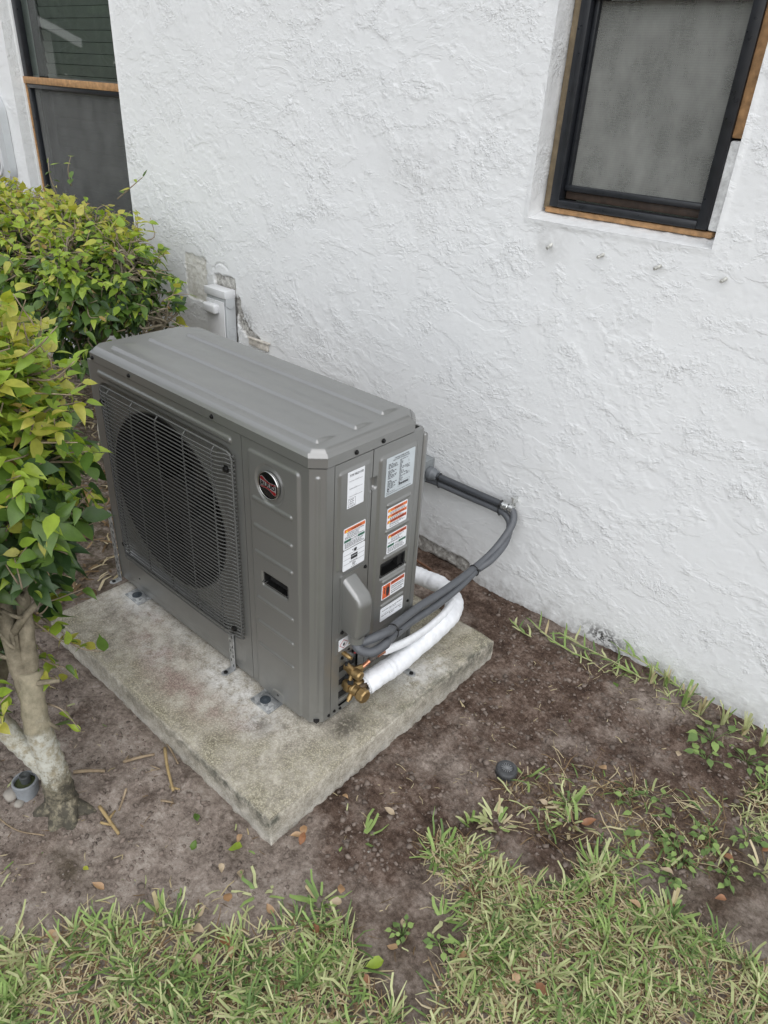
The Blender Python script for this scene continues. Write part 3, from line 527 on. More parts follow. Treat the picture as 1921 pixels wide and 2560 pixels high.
for (a, b_, hh, ww) in (((-.30, .205), (-.23, .200), .0011, .018), ((-.16, .20), (-.10, .205), .0013, .016), ((-.20, .10), (-.14, .11), .0008, .02)): zz -= hh * np.exp(-(seg(UU, VV, a, b_) / ww) ** 2)
kp = ((d[:-1, :-1] + d[1:, 1:]) / 2) < .0012
me, us = gridmesh('lid', UU, VV, zz, kp); finish(me, 50); LID = hp('lid', me, PAINT)
b = MB(); n = len(LP); V = [(x, y, ZL) for x, y in LP] + [(x, y, ZS + .0012) for x, y in LP] + [(x * .985 - .007, y * .97 + .005, ZS + .0085) for x, y in LP]
hp('lid_skirt', b.add(V, [(i, (i + 1) % n, n + (i + 1) % n, n + i) for i in range(n)] + [(n + i, n + (i + 1) % n, 2 * n + (i + 1) % n, 2 * n + i) for i in range(n)] + [tuple(range(n - 1, -1, -1))]).mesh('lid_skirt', 20), PAINT)
# text helpers
_tc = {}
def text_geo(body, bold=0.0):
    k = (body, bold)
    if k not in _tc:
        cu = bpy.data.curves.new('t', 'FONT'); cu.body = body; cu.size = 1; cu.offset = bold; cu.resolution_u = 2
        ob = bpy.data.objects.new('t', cu); COL.objects.link(ob); dg = bpy.context.evaluated_depsgraph_get(); m_ = bpy.data.meshes.new_from_object(ob.evaluated_get(dg))
        v = np.array([q.co[:2] for q in m_.vertices]); fcs = [tuple(p_.vertices) for p_ in m_.polygons]; bpy.data.objects.remove(ob); bpy.data.curves.remove(cu); bpy.data.meshes.remove(m_)
        v = v - v.min(0); _tc[k] = (v, fcs)
    return _tc[k]
def put_text(mb, body, a0, b0, w_, h, fn, t, mi, bold=.012):        # fit into a box: width w_, cap height h
    v, fcs = text_geo(body, bold); mx = v.max(0); mb.add([fn(a0 + q[0] / mx[0] * w_, b0 + q[1] / mx[1] * h, t) for q in v], fcs, mi)
b = MB(); v, fcs = text_geo('DO NOT STEP', .006); mx = v.max(0); bm = bmesh.new()
vv = [bm.verts.new((-.552 + q[0] / mx[0] * .20, .174 + q[1] / mx[1] * .024, 0)) for q in v]
for fc in fcs:
    try: bm.faces.new([vv[i] for i in fc])
    except ValueError: pass
ex = bmesh.ops.extrude_face_region(bm, geom=bm.faces[:]); bmesh.ops.translate(bm, vec=(0, 0, .0009), verts=[q for q in ex['geom'] if isinstance(q, bmesh.types.BMVert)])
me = bpy.data.meshes.new('embossed_lettering'); bm.to_mesh(me); bm.free(); o = hp('embossed_lettering', me, PAINT, LID); o.location = (0, 0, ZT + .0001)
# screws
sm = MB().lathe((0, 0, 0), (0, 0, 1), [(0, .0058), (.0010, .0058), (.0014, .0042), (.0042, .0040), (.0048, .0030)], 12).mesh('screw'); sm.materials.append(SCREW)
def screw(p_, axis_, parent=None, s_=1.):
    o = hp('screw', sm, None, parent); q = Vector(axis_).to_track_quat('Z', 'Y')
    M_ = Matrix.Translation(p_) @ q.to_matrix().to_4x4() @ Matrix.Scale(s_, 4)
    if parent is None: o.matrix_basis = M_
    else: o.matrix_local = M_
    return o
for x, z in ((-.35, .7455), (-.70, .7455), (-.88, .7455)): screw((x, -.0025, z), (0, -1, 0))
for y, z in ((.111, .7455), (.197, .7455)): screw((.0025, y, z), (1, 0, 0))
screw((-.1405, -.0018, .017), (0, -1, 0)); screw((-.80, -.0005, .05), (0, -1, 0), None, .7)
for y, z in ((.0435, .010), (.064, .011), (.085, .0062), (.110, .196), (.337, .226)): screw((.0003, y, z), (1, 0, 0), None, .8)
# fan grille
gq = hp('fan_grille', MB().tube([(-.852 + .012 * (1 - math.cos(t)), -.010, z) for t, z in ((0, .15),)] + [(-.852, -.010, .665), (-.846, -.010, .676), (-.835, -.010, .6795), (-.292, -.010, .6795), (-.281, -.010, .676), (-.2755, -.010, .665), (-.2755, -.010, .139), (-.281, -.010, .129), (-.292, -.010, .1255), (-.838, -.010, .1255), (-.848, -.010, .129), (-.852, -.010, .139), (-.852, -.010, .15)], .0028, 8, False).mesh('fan_grille', 180), WIRE)
wp = [(-.852, -.010, 0), (-.842, -.012, 0), (-.828, -.022, 0), (-.815, -.0255, 0), (-.60, -.0265, 0), (-.40, -.0265, 0), (-.325, -.0255, 0), (-.312, -.022, 0), (-.296, -.013, 0), (-.2755, -.010, 0)]
wm = MB().tube(wp, .0018, 6).mesh('wire', 180); wm.materials.append(WIRE)
for i in range(50):
    o = hp('wire', wm, None, gq); o.location = (0, 0, .1335 + i * .01102)
bmh = MB().tube([(0, -.010, .1255), (0, -.021, .136), (0, -.0225, .16), (0, -.0225, .645), (0, -.021, .669), (0, -.010, .6795)], .0021, 6).mesh('support_bar', 180); bmh.materials.append(WIRE)
for x in (-.80, -.685, -.569, -.452, -.337): o = hp('support_bar', bmh, None, gq); o.location = (x, 0, 0)
dots = MB()
for i in range(50): dots.box((-.272, -.008, .1335 + i * .01102), (.005, .006, .0032))
hp('wire_end', dots.mesh('wire_end', 0), WIRE, gq)['kind'] = 'stuff'
for x, z in ((-.291, .637), (-.300, .155), (-.837, .636), (-.837, .17)): screw((x, -.014, z), (0, -1, 0), gq, 1.7)
# shroud, fan
hp('fan_shroud', MB().lathe((FC[0], .012, FC[1]), (0, 1, 0), [(-.002, FRAD + .006), (0, FRAD - .001), (.01, FRAD - .006), (.09, FRAD - .006), (.09, FRAD + .004)], 64).mesh('fan_shroud', 60), COIL)
bpy.data.objects['fan_shroud'].data.polygons.foreach_get
bm = bmesh.new(); bm.from_mesh(bpy.data.objects['fan_shroud'].data); bmesh.ops.delete(bm, geom=[q for q in bm.faces if len(q.verts) > 4], context='FACES'); bm.to_mesh(bpy.data.objects['fan_shroud'].data); bm.free()
fan = hp('fan', MB().lathe((FC[0], .045, FC[1]), (0, 1, 0), [(0, .03), (.004, .062), (.06, .066)], 32).mesh('fan', 40), FAN)
for k in range(3):
    V = []; n1, n2 = 8, 9
    for i in range(n1):
        r_ = .06 + (FRAD - .02 - .06) * i / (n1 - 1)
        for j in range(n2):
            a = 2 * PI * k / 3 + .4 + (j / (n2 - 1)) * (1.15 + .35 * i / (n1 - 1)) + .25 * i / (n1 - 1); V.append((FC[0] + r_ * math.cos(a), .05 + .055 * j / (n2 - 1), FC[1] + r_ * math.sin(a)))
    hp('fan_blade', MB().add(V, [(i * n2 + j, (i + 1) * n2 + j, (i + 1) * n2 + j + 1, i * n2 + j + 1) for i in range(n1 - 1) for j in range(n2 - 1)]).mesh('fan_blade', 180), FAN, fan)
# carry handles (dark recessed pockets)
def pocket(name, P, N, U, V, lab):
    def hf(u, v):
        d = rrect(u, v, U[0], U[1], V[0], V[1], .005); return .0015 * sst(.0, -.0012, d) - .024 * sst(-.0035, -.007, d) + .006 * np.exp(-((v - V[0] - .009) / .0016) ** 2)
    o = panel(name, P, U, V, hf, .0014, None, N, BLACK, None, .004); o['label'] = lab
pocket('carry_handle', PF, NF, (-.1865, -.0955), (.3565, .3950), 'black recessed handle on the front panel')
pocket('carry_handle', PR, NR, (.2140, .3100), (.3585, .4030), 'black recessed handle on the side panel')
# round badge
FNF = lambda a, b_, t: (a, -t, b_)
bd = hp('badge', MB().lathe((-.150, -.001, .6465), (0, -1, 0), [(0, .0338), (.006, .0338), (.0065, .0328)], 48).mesh('badge'), BADGE)
hp('badge_rim', MB().lathe((-.150, -.0015, .6465), (0, -1, 0), [(.002, .0348), (.0065, .0348), (.0078, .0340), (.0078, .0330), (.0068, .0320), (.0068, .0320)], 56).mesh('badge_rim', 60), CHROME, bd)
bm = bmesh.new(); ob = bpy.data.objects['badge_rim']; bm.from_mesh(ob.data); bmesh.ops.delete(bm, geom=[q for q in bm.faces if len(q.verts) > 4], context='FACES'); bm.to_mesh(ob.data); bm.free()
top = [(-.0265, .0100), (-.0255, .0150), (-.0215, .0172), (-.016, .0155), (-.008, .0110), (.002, .0085), (.012, .0080), (.0245, .0100), (.0245, .0070), (.012, .0052), (-.002, .0058), (-.014, .0080), (-.022, .0085)]
C0 = (-.150, .6465); fb = lambda a, b_, t: (C0[0] + a, -t, C0[1] + b_)
o = MB(); rim = [(-.0275, .0185), (-.0195, .0188), (-.006, .0118), (.010, .0092), (.0255, .0112), (.0262, -.0185), (.0195, -.0188), (.006, -.0118), (-.010, -.0092), (-.0262, -.0112)]
sc = lambda poly, k: [(a * k, b_ * k) for a, b_ in poly]
o.prism(sc([(-.0275, .0100), (-.0268, .0158), (-.0215, .0184), (-.015, .0166), (-.007, .0121), (.002, .0096), (.0125, .0091), (.0258, .0112), (.0262, -.0105), (.0268, -.0158), (.0215, -.0184), (.015, -.0166), (.007, -.0121), (-.002, -.0096), (-.0125, -.0091), (-.0258, -.0112)], 1.0), .0066, .0078, fb)
hp('badge_emblem', o.mesh('badge_emblem', 0), BSIL, bd)
o = MB(); o.prism(top, .0079, .0083, fb); o.prism([(-a, -b_) for a, b_ in top], .0079, .0083, fb); hp('badge_swoosh', o.mesh('badge_swoosh', 0), BRED, bd)
o = MB(); put_text(o, 'RUUD', -.0245, -.0052, .049, .0112, fb, .0084, 0, .03); hp('badge_lettering', o.mesh('badge_lettering', 0), BADGE, bd)
# stickers on the side
def rpoly(a0, a1, b0, b1, r, n=4):
    P = []
    for cx, cy, s_ in ((a1 - r, b1 - r, 0), (a0 + r, b1 - r, 1), (a0 + r, b0 + r, 2), (a1 - r, b0 + r, 3)):
        for i in range(n + 1): t = PI / 2 * (s_ + i / n); P.append((cx + r * math.cos(t), cy + r * math.sin(t)))
    return P
fs = lambda a, b_, t: (t, a, b_)
def sticker(lab, y0, y1, z0, z1, x, mat, r=.003):
    o = hp('sticker', MB().prism(rpoly(y0, y1, z0, z1, r), x - .0006, x, fs).mesh('sticker', 0), mat); o['label'] = lab; return o, y0, z0, y1 - y0, z1 - z0, x
class Print:
    def __init__(s, st): s.o, s.y, s.z, s.w, s.h, s.x = st; s.L = {}
    def mb(s, mat): return s.L.setdefault(mat.name, (MB(), mat))[0]
    def rect(s, mat, a0, b0, a1, b1, t=.00025):
        s.mb(mat).prism([(s.y + a0 * s.w, s.z + b0 * s.h), (s.y + a1 * s.w, s.z + b0 * s.h), (s.y + a1 * s.w, s.z + b1 * s.h), (s.y + a0 * s.w, s.z + b1 * s.h)], s.x - .0002, s.x + t, fs); return s
    def poly(s, mat, pts, t=.0004): s.mb(mat).prism([(s.y + a * s.w, s.z + b_ * s.h) for a, b_ in pts], s.x - .0001, s.x + t, fs); return s
    def text(s, mat, body, a0, b0, a1, b1, t=.0006, bold=.015): put_text(s.mb(mat), body, s.y + a0 * s.w, s.z + b0 * s.h, (a1 - a0) * s.w, (b1 - b0) * s.h, fs, s.x + t, 0, bold); return s
    def lines(s, mat, a0, b0, a1, b1, n, k=.45, jag=.3):       # rows of print too small to read: broken into words
        mb = s.mb(mat); dz = (b1 - b0) / n
        for i in range(n):
            z = b1 - (i + .5) * dz; a = a0; end = a1 - random.random() * jag * (a1 - a0)
            while a < end:
                l = random.uniform(.04, .13); e = min(a + l, end); s.rect(mat, a, z - dz * k / 2, e, z + dz * k / 2, .0003); a = e + .022
        return s
    def done(s):
        for i, (mb, mat) in enumerate(s.L.values()): hp('print', mb.mesh('print', 0), mat, s.o)
X1, X2 = .0043, .0052
tri = lambda x, y, s_, k: [(x - s_ * .5, y), (x + s_ * .5, y), (x, y + s_ * k)]
q = Print(sticker('white field use label at the top of the service panel', .085, .138, .615, .705, X1, WHITE, .0005))
q.text(INK, 'FOR FIELD USE', .12, .87, .92, .93).text(GREYINK, 'FACTORY CHARGE', .10, .73, .66, .755).rect(GREYINK, .68, .728, .9, .734).text(GREYINK, 'CHARGE ADDED', .10, .52, .58, .545).rect(GREYINK, .60, .518, .9, .524).text(GREYINK, 'TOTAL CHARGE', .10, .31, .58, .335).rect(GREYINK, .60, .308, .9, .314)
for a in ((.06, .07, .50, .078), (.06, .255, .50, .263), (.06, .07, .072, .263), (.488, .07, .50, .263)): q.rect(GREYINK, *a)
q.lines(GREYINK, .14, .09, .42, .25, 3, .4).lines(GREYINK, .05, .02, .6, .05, 1, .6).done()
q = Print(sticker('warning and notice label with orange and green bands on the service panel', .077, .1485, .508, .565, X1, WHITE, .004))
q.rect(ORANGE, .03, .80, .97, .955).poly(YELLOW, tri(.14, .82, .11, .9)).text(INK, 'WARNING', .33, .83, .80, .915).text(INK, 'HAZARDOUS VOLTAGE', .15, .725, .92, .775).lines(GREYINK, .15, .61, .9, .70, 2, .5).lines(GREYINK, .06, .47, .95, .60, 2, .5)
q.rect(GREEN, .03, .335, .34, .445).rect(GREEN, .66, .335, .97, .445).text(INK, 'NOTICE', .36, .345, .64, .435, .0006, 0).lines(GREYINK, .06, .05, .95, .31, 5, .5, .15).done()
q = Print(sticker('white label with hand and plate pictograms below the warning label', .077, .1495, .449, .5055, X1, WHITE, .004))
for z in (.29, .52, .74): q.rect(GREYINK, .03, z, .97, z + .012)
q.poly(INK, [(.50, .78), (.58, .76), (.62, .84), (.60, .93), (.56, .90), (.54, .93), (.52, .88), (.48, .92), (.49, .84)]).poly(INK, [(.40, .90), (.43, .90), (.47, .83), (.45, .82)]).rect(INK, .36, .42, .66, .66).rect(WHITE, .39, .56, .63, .575, .0004).lines(GREYINK, .3, .31, .75, .37, 1, .5).lines(GREYINK, .44, .11, .60, .26, 3, .6).lines(GREYINK, .38, .04, .64, .08, 1, .5).done()
q = Print(sticker('large silver data plate at the top of the side panel', .2105, .3115, .5965, .6965, X2 - .0004, SILVER, .002))
q.text(INK, 'VARIABLE SPEED R-454B', .26, .925, .76, .955).text(INK, 'HEAT PUMP OUTDOOR UNIT', .22, .875, .80, .905)
zr = .84
for i in range(20):
    q.lines(INK, .07, zr - .026, .07 + random.choice((.16, .24, .3, .34)), zr, 1, .62, .2) if i not in (4, 12) else None
    q.lines(INK, .47, zr - .022, .47 + random.choice((.08, .12, .16, .3)), zr, 1, .62, .2)
    if i in (6, 7, 8, 12, 13): q.lines(INK, .72, zr - .02, .84, zr, 1, .62, .1)
    zr -= .0335
for i in range(26): q.rect(INK, .475 + i * .0135, .155, .475 + i * .0135 + random.choice((.004, .007, .010)), .215)
for a in ((.45, .125, .86, .129), (.45, .255, .86, .259), (.45, .125, .453, .259), (.857, .125, .86, .259)): q.rect(GREYINK, *a)
q.poly(INK, [(.10 + .035 * math.cos(t), .155 + .04 * math.sin(t)) for t in np.linspace(0, 2 * PI, 14)[:-1]]).rect(SILVER, .085, .14, .115, .17, .0005).lines(GREYINK, .04, .075, .36, .11, 2, .4).text(INK, 'RHEEM SALES COMPANY, FORT SMITH, ARKANSAS', .04, .035, .92, .06).done()
q = Print(sticker('label with three orange warning bands on the side panel', .2235, .2975, .5025, .5605, X2, WHITE, .004))
for i, (z, s_, m_) in enumerate(((.80, 'WARNING', ORANGE), (.52, 'ADVERTENCIA', ORANGE), (.25, 'ADVERTISSEMENT', DORANGE))):
    q.rect(m_, .03, z, .97, z + .14).poly(YELLOW, tri(.12, z + .02, .11, .9)); q.text(INK, s_, (.34, .24, .18)[i], z + .03, (.76, .84, .95)[i], z + .115).lines(GREYINK, .14, z - .13, .9, z - .015, 2, .5)
q.lines(GREYINK, .14, .04, .7, .10, 1, .5).done()
q = Print(sticker('label with one orange and one green band above the side handle', .2295, .3025, .427, .4845, X2, WHITE, .004))
q.rect(DORANGE, .03, .80, .97, .955).poly(YELLOW, tri(.12, .82, .11, .9)).text(INK, 'ADVERTISSEMENT', .18, .83, .95, .915).text(GREYINK, 'TENSION DANGEREUSE', .16, .735, .84, .77).lines(GREYINK, .2, .62, .75, .71, 2, .5).lines(GREYINK, .06, .50, .9, .60, 2, .5)
q.rect(GREEN, .03, .335, .36, .445).rect(GREEN, .60, .335, .97, .445).text(INK, 'AVIS', .39, .345, .58, .435, .0006, 0).lines(GREYINK, .05, .05, .95, .31, 5, .5, .15).done()
q = Print(sticker('Spanish caution label with orange hand pictogram below the side handle', .221, .310, .289, .335, X2, WHITE, .002))
q.rect(DORANGE, .03, .06, .36, .95).poly(INK, [(.21, .12), (.30, .14), (.33, .34), (.33, .66), (.305, .70), (.30, .86), (.28, .86), (.275, .72), (.26, .72), (.255, .90), (.235, .90), (.23, .70), (.21, .68), (.205, .82), (.19, .82), (.185, .40)]).poly(INK, [(.07, .78), (.10, .80), (.15, .70), (.115, .48), (.15, .42), (.14, .38), (.085, .46), (.12, .69)])
q.rect(DORANGE, .385, .72, .97, .95).text(INK, '\u00a1PRECAUCION !', .40, .755, .95, .915)
for i, s_ in enumerate(('Antes de tener acceso a los', 'dispositivos terminales, todos', 'los circuitos de alimentacion', 'deben ser desconectados')): q.text(INK, s_, .41, .56 - i * .145, (.94, .96, .94, .88)[i], .665 - i * .145)
q.done()
q = Print(sticker('plain white text label at the bottom of the side panel', .2205, .310, .219, .2615, X2, WHITE, .003))
q.lines(GREYINK, .08, .70, .95, .80, 1, .5, 0).lines(GREYINK, .4, .60, .7, .68, 1, .5, 0).rect(GREYINK, .05, .50, .95, .51).lines(GREYINK, .06, .34, .9, .44, 1, .5, 0).lines(GREYINK, .4, .22, .62, .32, 1, .5, 0)
for a in ((.86, .2, .94, .215), (.86, .36, .94, .375), (.86, .2, .865, .375), (.935, .2, .94, .375)): q.rect(GREYINK, *a)
q.done()
q = Print(sticker('white flammable gas label with diamond and yellow triangle under the terminal cover', .0715, .1335, .2105, .2455, .0034, WHITE, .0005))
dm = lambda k: [(.28 + .24 * k, .47), (.28, .47 + .40 * k), (.28 - .24 * k, .47), (.28, .47 - .40 * k)]
q.poly(REDINK, dm(1), .0003).poly(WHITE, dm(.86), .0005).poly(INK, [(.25, .30), (.32, .30), (.35, .45), (.30, .62), (.29, .50), (.25, .56), (.23, .42)], .0007)
q.poly(INK, [(.55, .10), (.99, .10), (.77, .95)], .0003).poly(YELLOW, [(.58, .13), (.96, .13), (.77, .88)], .0005).poly(INK, [(.72, .22), (.82, .22), (.85, .38), (.79, .58), (.78, .46), (.73, .5), (.70, .36)], .0007).done()
# terminal cover
tc = hp('terminal_cover', MB().prism(rpoly(.0730, .1585, .2610, .4380, .008), .0, .0045, fs).mesh('terminal_cover', 30), PAINT)
bm = bmesh.new(); prof = [(.003, .272), (.052, .268), (.060, .278), (.062, .372), (.052, .394), (.003, .428)]
va_ = [bm.verts.new((x, .0785, z)) for x, z in prof]; vb_ = [bm.verts.new((x, .1265, z)) for x, z in prof]; k = len(prof)
bm.faces.new(va_); bm.faces.new(vb_[::-1])
for i in range(k): bm.faces.new((va_[i], vb_[i], vb_[(i + 1) % k], va_[(i + 1) % k]))
bmesh.ops.recalc_face_normals(bm, faces=bm.faces); bmesh.ops.bevel(bm, geom=[e for e in bm.edges if max(v.co.x for v in e.verts) > .01 and not (abs(e.verts[0].co.x - e.verts[1].co.x) > .02 and e.verts[0].co.z > .9)], offset=.0105, segments=4, affect='EDGES', profile=.5)
me = bpy.data.meshes.new('cover_hood'); bm.to_mesh(me); bm.free(); finish(me, 60); hp('cover_hood', me, PAINT, tc)
hp('conduit_neck', MB().cyl((.034, .102, .272), (.034, .102, .250), .020, 20, 0, .0215).mesh('conduit_neck'), PAINT, tc)
screw((.0045, .1535, .4295), (1, 0, 0), tc, .9); screw((.0045, .0795, .2685), (1, 0, 0), tc, .9)
# service valve bay
vb = hp('valve_bay', MB().box((-.012, .112, .100), (.004, .075, .18)).box((-.020, .112, .158), (.028, .064, .038), bev=.008, seg=3).box((-.022, .112, .112), (.020, .064, .040), bev=.004).box((-.022, .112, .066), (.020, .064, .040), bev=.004).box((-.018, .112, .022), (.026, .066, .018), bev=.003).mesh('valve_bay'), PAINT)
hp('foam_band', MB().box((-.019, .112, .133), (.026, .062, .017), bev=.003).box((-.019, .112, .088), (.026, .062, .016), bev=.003).box((-.019, .112, .044), (.026, .062, .018), bev=.003).mesh('foam_band'), BLACKM, vb)
hp('red_tag', MB().lathe((.0005, .1385, .172), (1, 0, 0), [(0, .0085), (.0008, .0085)], 20).mesh('red_tag'), REDINK, vb)
for y, z in ((.128, .1755), (.089, .1775)): screw((-.001, y, z), (1, 0, 0), vb, .9)
V1 = (.107, .135); V2 = (.106, .079)
v1 = hp('service_valve', MB().lathe((-.004, V1[0], V1[1]), (1, 0, 0), [(0, .0095), (.030, .0095), (.030, .0125), (.034, .0125)], 20).box((.018, V1[0], V1[1]), (.024, .020, .020), bev=.004).cyl((.020, V1[0] - .004, V1[1] + .008), (.010, V1[0] - .014, V1[1] + .026), .008).cyl((.020, V1[0], V1[1]), (.022, V1[0] - .010, V1[1] - .022), .0055).cyl((.023, V1[0] + .004, V1[1] + .001), (.030, V1[0] + .026, V1[1] + .003), .0095, 6).mesh('service_valve'), BRASS); v1['label'] = 'small brass valve on the copper liquid line'
hp('valve_cap', MB().lathe((.030, V1[0], V1[1]), (1, 0, 0), [(0, .0135), (.017, .0135), (.021, .010), (.0215, .004)], 20).mesh('valve_cap'), BRASS, v1)
hp('port_plug', MB().cyl((.010, V1[0] - .0135, V1[1] + .025), (.0155, V1[0] - .012, V1[1] + .029), .0065).cyl((.004, V1[0] - .006, V1[1] - .026), (.018, V1[0] - .004, V1[1] - .018), .006).mesh('port_plug'), BLACKM, v1)
v2 = hp('service_valve', MB().lathe((-.004, V2[0], V2[1]), (1, 0, 0), [(0, .0135), (.026, .0135), (.028, .016), (.034, .016), (.036, .0145), (.050, .0145)], 22).box((.012, V2[0] - .004, V2[1] + .006), (.020, .026, .032), bev=.005).cyl((.020, V2[0] + .006, V2[1] + .004), (.036, V2[0] + .042, V2[1] + .002), .0115, 20).cyl((.026, V2[0] - .004, V2[1] - .010), (.030, V2[0] - .020, V2[1] - .022), .007).cyl((.030, V2[0] - .020, V2[1] - .022), (.031, V2[0] - .0245, V2[1] - .0255), .0045).mesh('service_valve'), BRASS); v2['label'] = 'large brass valve with hexagonal cap near the pad'
hp('valve_cap', MB().lathe((.049, V2[0], V2[1]), (1, 0, 0), [(0, .0175), (.002, .0195), (.018, .0195), (.022, .0165), (.0222, .006)], 8).mesh('valve_cap', 20), BRASS, v2)
hp('port_plug', MB().cyl((.020, V2[0] - .010, V2[1] + .024), (.028, V2[0] - .008, V2[1] + .029), .007).mesh('port_plug'), BLACKM, v2)
hp('charge_port', MB().lathe((.000, .0912, .1935), (1, 0, 0), [(0, .0062), (.010, .0062), (.010, .0050), (.014, .0050), (.014, .0062), (.024, .0062), (.026, .0048), (.030, .0046)], 16).mesh('charge_port'), BRASS)
# feet and hold-down straps
def foot(x0, x1, y0, y1):
    xc, yc = (x0 + x1) / 2, (y0 + y1) / 2
    o = hp('mounting_foot', MB().box((xc, yc, -.0125), (x1 - x0, y1 - y0, .005), bev=.0018).box((xc, yc, -.0085), (x1 - x0 - .016, y1 - y0 - .014, .005), bev=.002).box((xc, y1 + .012, -.006), (x1 - x0, .03, .009)).mesh('mounting_foot'), GALV)
    hp('anchor_bolt', MB().lathe((xc - .002, yc - .002, -.007), (0, 0, 1), [(0, .0150), (.0025, .0150), (.003, .012), (.0035, .0075), (.007, .0070), (.008, .005)], 20).mesh('anchor_bolt'), pmat('bolt_rubber', (.035, .045, .055), .45), o)
foot(-.838, -.761, -.040, .008); foot(-.205, -.129, -.050, .002); foot(-.838, -.761, .345, .385); foot(-.205, -.129, .345, .385)
def strap(P0, up, out, wdir, L, fl, lab):        # slotted L strap
    P0 = Vector(P0); up = Vector(up); out = Vector(out); wd = Vector(wdir); rot = Matrix((wd, out, up)).transposed()
    b = MB(); b.box(P0 + up * L / 2, (.022, .0016, L), rot, bev=.0003).box(P0 + out * fl / 2 + up * .0008, (.022, fl, .0016), rot, bev=.0003)
    b.lathe(P0 + out * fl + up * 0, up, [(0, .011), (.0017, .011)], 16)
    o = hp('tie_down_strap', b.mesh('tie_down_strap'), GALV); o['label'] = lab; b = MB(); n = int(L / .017)
    for i in range(n): b.box(P0 + up * (.014 + i * .017) + out * .0006 + wd * (.0045 * (-1 if i % 2 else 1)), (.0035, .0012, .009), rot)
    b.lathe(P0 + out * (fl - .002) + up * .0012, up, [(0, .0062), (.004, .0058), (.005, .003)], 10); hp('strap_fixing', b.mesh('strap_fixing'), SCREW, o)
strap((-.332, -.006, -.0145), (0, 0, 1), (0, -1, 0), (1, 0, 0), .130, .028, 'slotted strap in front of the fan grille')
strap((-.9235, -.006, -.0145), (0, 0, 1), (0, -1, 0), (1, 0, 0), .26, .024, 'slotted strap at the left front corner')
strap((.010, .335, -.0145), (0, 0, 1), (1, 0, 0), (0, 1, 0), .060, .030, 'short strap at the rear right corner')
o = hp('rear_lug', MB().box((-.004, .372, -.006), (.030, .060, .003), bev=.001).lathe((-.002, .395, -.0075), (0, 0, 1), [(0, .017), (.003, .017)], 20).box((-.012, .347, .005), (.012, .02, .02), bev=.002).mesh('rear_lug'), GALV); hp('lug_bolt', MB().lathe((-.001, .394, -.0045), (0, 0, 1), [(0, .0065), (.004, .006), (.005, .003)], 10).mesh('lug_bolt'), SCREW, o)

# ------------------------------------------------------------------ conduits, pipes
def hose(pts, r, n=14, rib=0.0, per=.006):
    P = spline(pts, 14); return P
UP = [(.034, .102, .256), (.044, .108, .246), (.060, .128, .254), (.066, .165, .252), (.058, .20, .236), (.042, .235, .220), (.016, .36, .194), (-.006, .52, .161), (-.019, .68, .150), (-.012, .77, .176), (-.006, .83, .218), (-.010, .868, .248), (-.026, .887, .268), (-.046, .888, .2765)]
LOW = [(.030, .098, .252), (.050, .094, .236), (.078, .110, .232), (.080, .155, .230), (.062, .20, .214), (.028, .32, .175), (.010, .46, .146), (-.007, .6, .132), (-.013, .69, .143), (.002, .75, .165), (.001, .82, .196), (-.020, .868, .231), (-.049, .885, .248), (-.085, .889, .253), (-.20, .889, .2515), (-.333, .888, .2515), (-.40, .89, .245), (-.46, .90, .235)]
o = MB().tube(spline(UP, 10), .0116, 16).build('flexible_conduit', PVC, None, 180); tag(o, 'upper grey flexible conduit running from the terminal cover to the wall clamp', 'conduit', 'flexible conduits')
P = spline(UP, 40); ring = MB()
o = MB().tube(spline(LOW, 10), .0112, 16).build('flexible_conduit', PVC, None, 180); tag(o, 'lower grey flexible conduit hanging beneath the rigid pipe along the wall', 'conduit', 'flexible conduits')
for src, sl in ((UP, (20, 62)), (LOW, (16, 70))):       # moulded ridges where the hose leaves the unit
    P = spline(src, 22); host = bpy.data.objects['flexible_conduit' if src is UP else 'flexible_conduit.001']; b = MB()
    for i in range(sl[0], sl[1]):
        a = P[i]; d_ = (P[i + 1] - P[i - 1]).normalized(); b.tube([a - d_ * .0011, a, a + d_ * .0011], [.0112, .0122, .0112], 14, False)
    ob = b.build('ridge', PVC, host, 180); ob['kind'] = 'stuff'
cp = thing('rigid_conduit', 'straight dark grey conduit pipe fixed along the foot of the wall', 'conduit', (-.2, .888, .277))
def ch(o): o.matrix_parent_inverse = Matrix.Translation(o.parent.location).inverted(); return o
ch(MB().tube([(-.335, .888, .2765), (-.066, .888, .277)], .0125, 20).build('pipe', PVCD, cp))
ch(MB().lathe((-.378, .888, .2765), (1, 0, 0), [(0, .021), (.006, .021), (.007, .024), (.022, .0235), (.026, .020), (.040, .0185), (.043, .0150)], 28).build('connector', PVCL, cp))
ch(MB().lathe((-.068, .888, .277), (1, 0, 0), [(0, .0135), (.006, .0140), (.007, .0128), (.011, .0128), (.012, .0145), (.020, .0145), (.022, .0125)], 24).build('metal_coupling', pmat('zinc', (.60, .61, .60), .25, .9, .1), cp))
o = MB().box((-.034, .902, .303), (.004, .030, .022), bev=.001).box((-.034, .896, .292), (.016, .004, .010), bev=.001).lathe((-.043, .889, .2775), (1, 0, 0), [(0, .0138), (.014, .0138)], 22).lathe((-.034, .888, .314), (0, 0, 1), [(-.012, .004), (.002, .004), (.002, .007), (.006, .007)], 8).build('pipe_clamp', pmat('zinc_clamp', (.60, .61, .60), .3, .85, .1)); tag(o, 'shiny metal clamp holding the conduit to the wall', 'clamp')
jb = thing('junction_box', 'grey junction box on the wall half hidden behind the heat pump', 'junction box', (-.42, .88, .28))
ch(MB().box((-.43, .891, .283), (.106, .056, .080), bev=.003).build('box', pmat('box_grey', (.20, .215, .22), .45), jb)); ch(MB().box((-.43, .861, .283), (.112, .006, .086), bev=.002).build('cover', pmat('box_cover_grey', (.22, .235, .24), .45), jb))
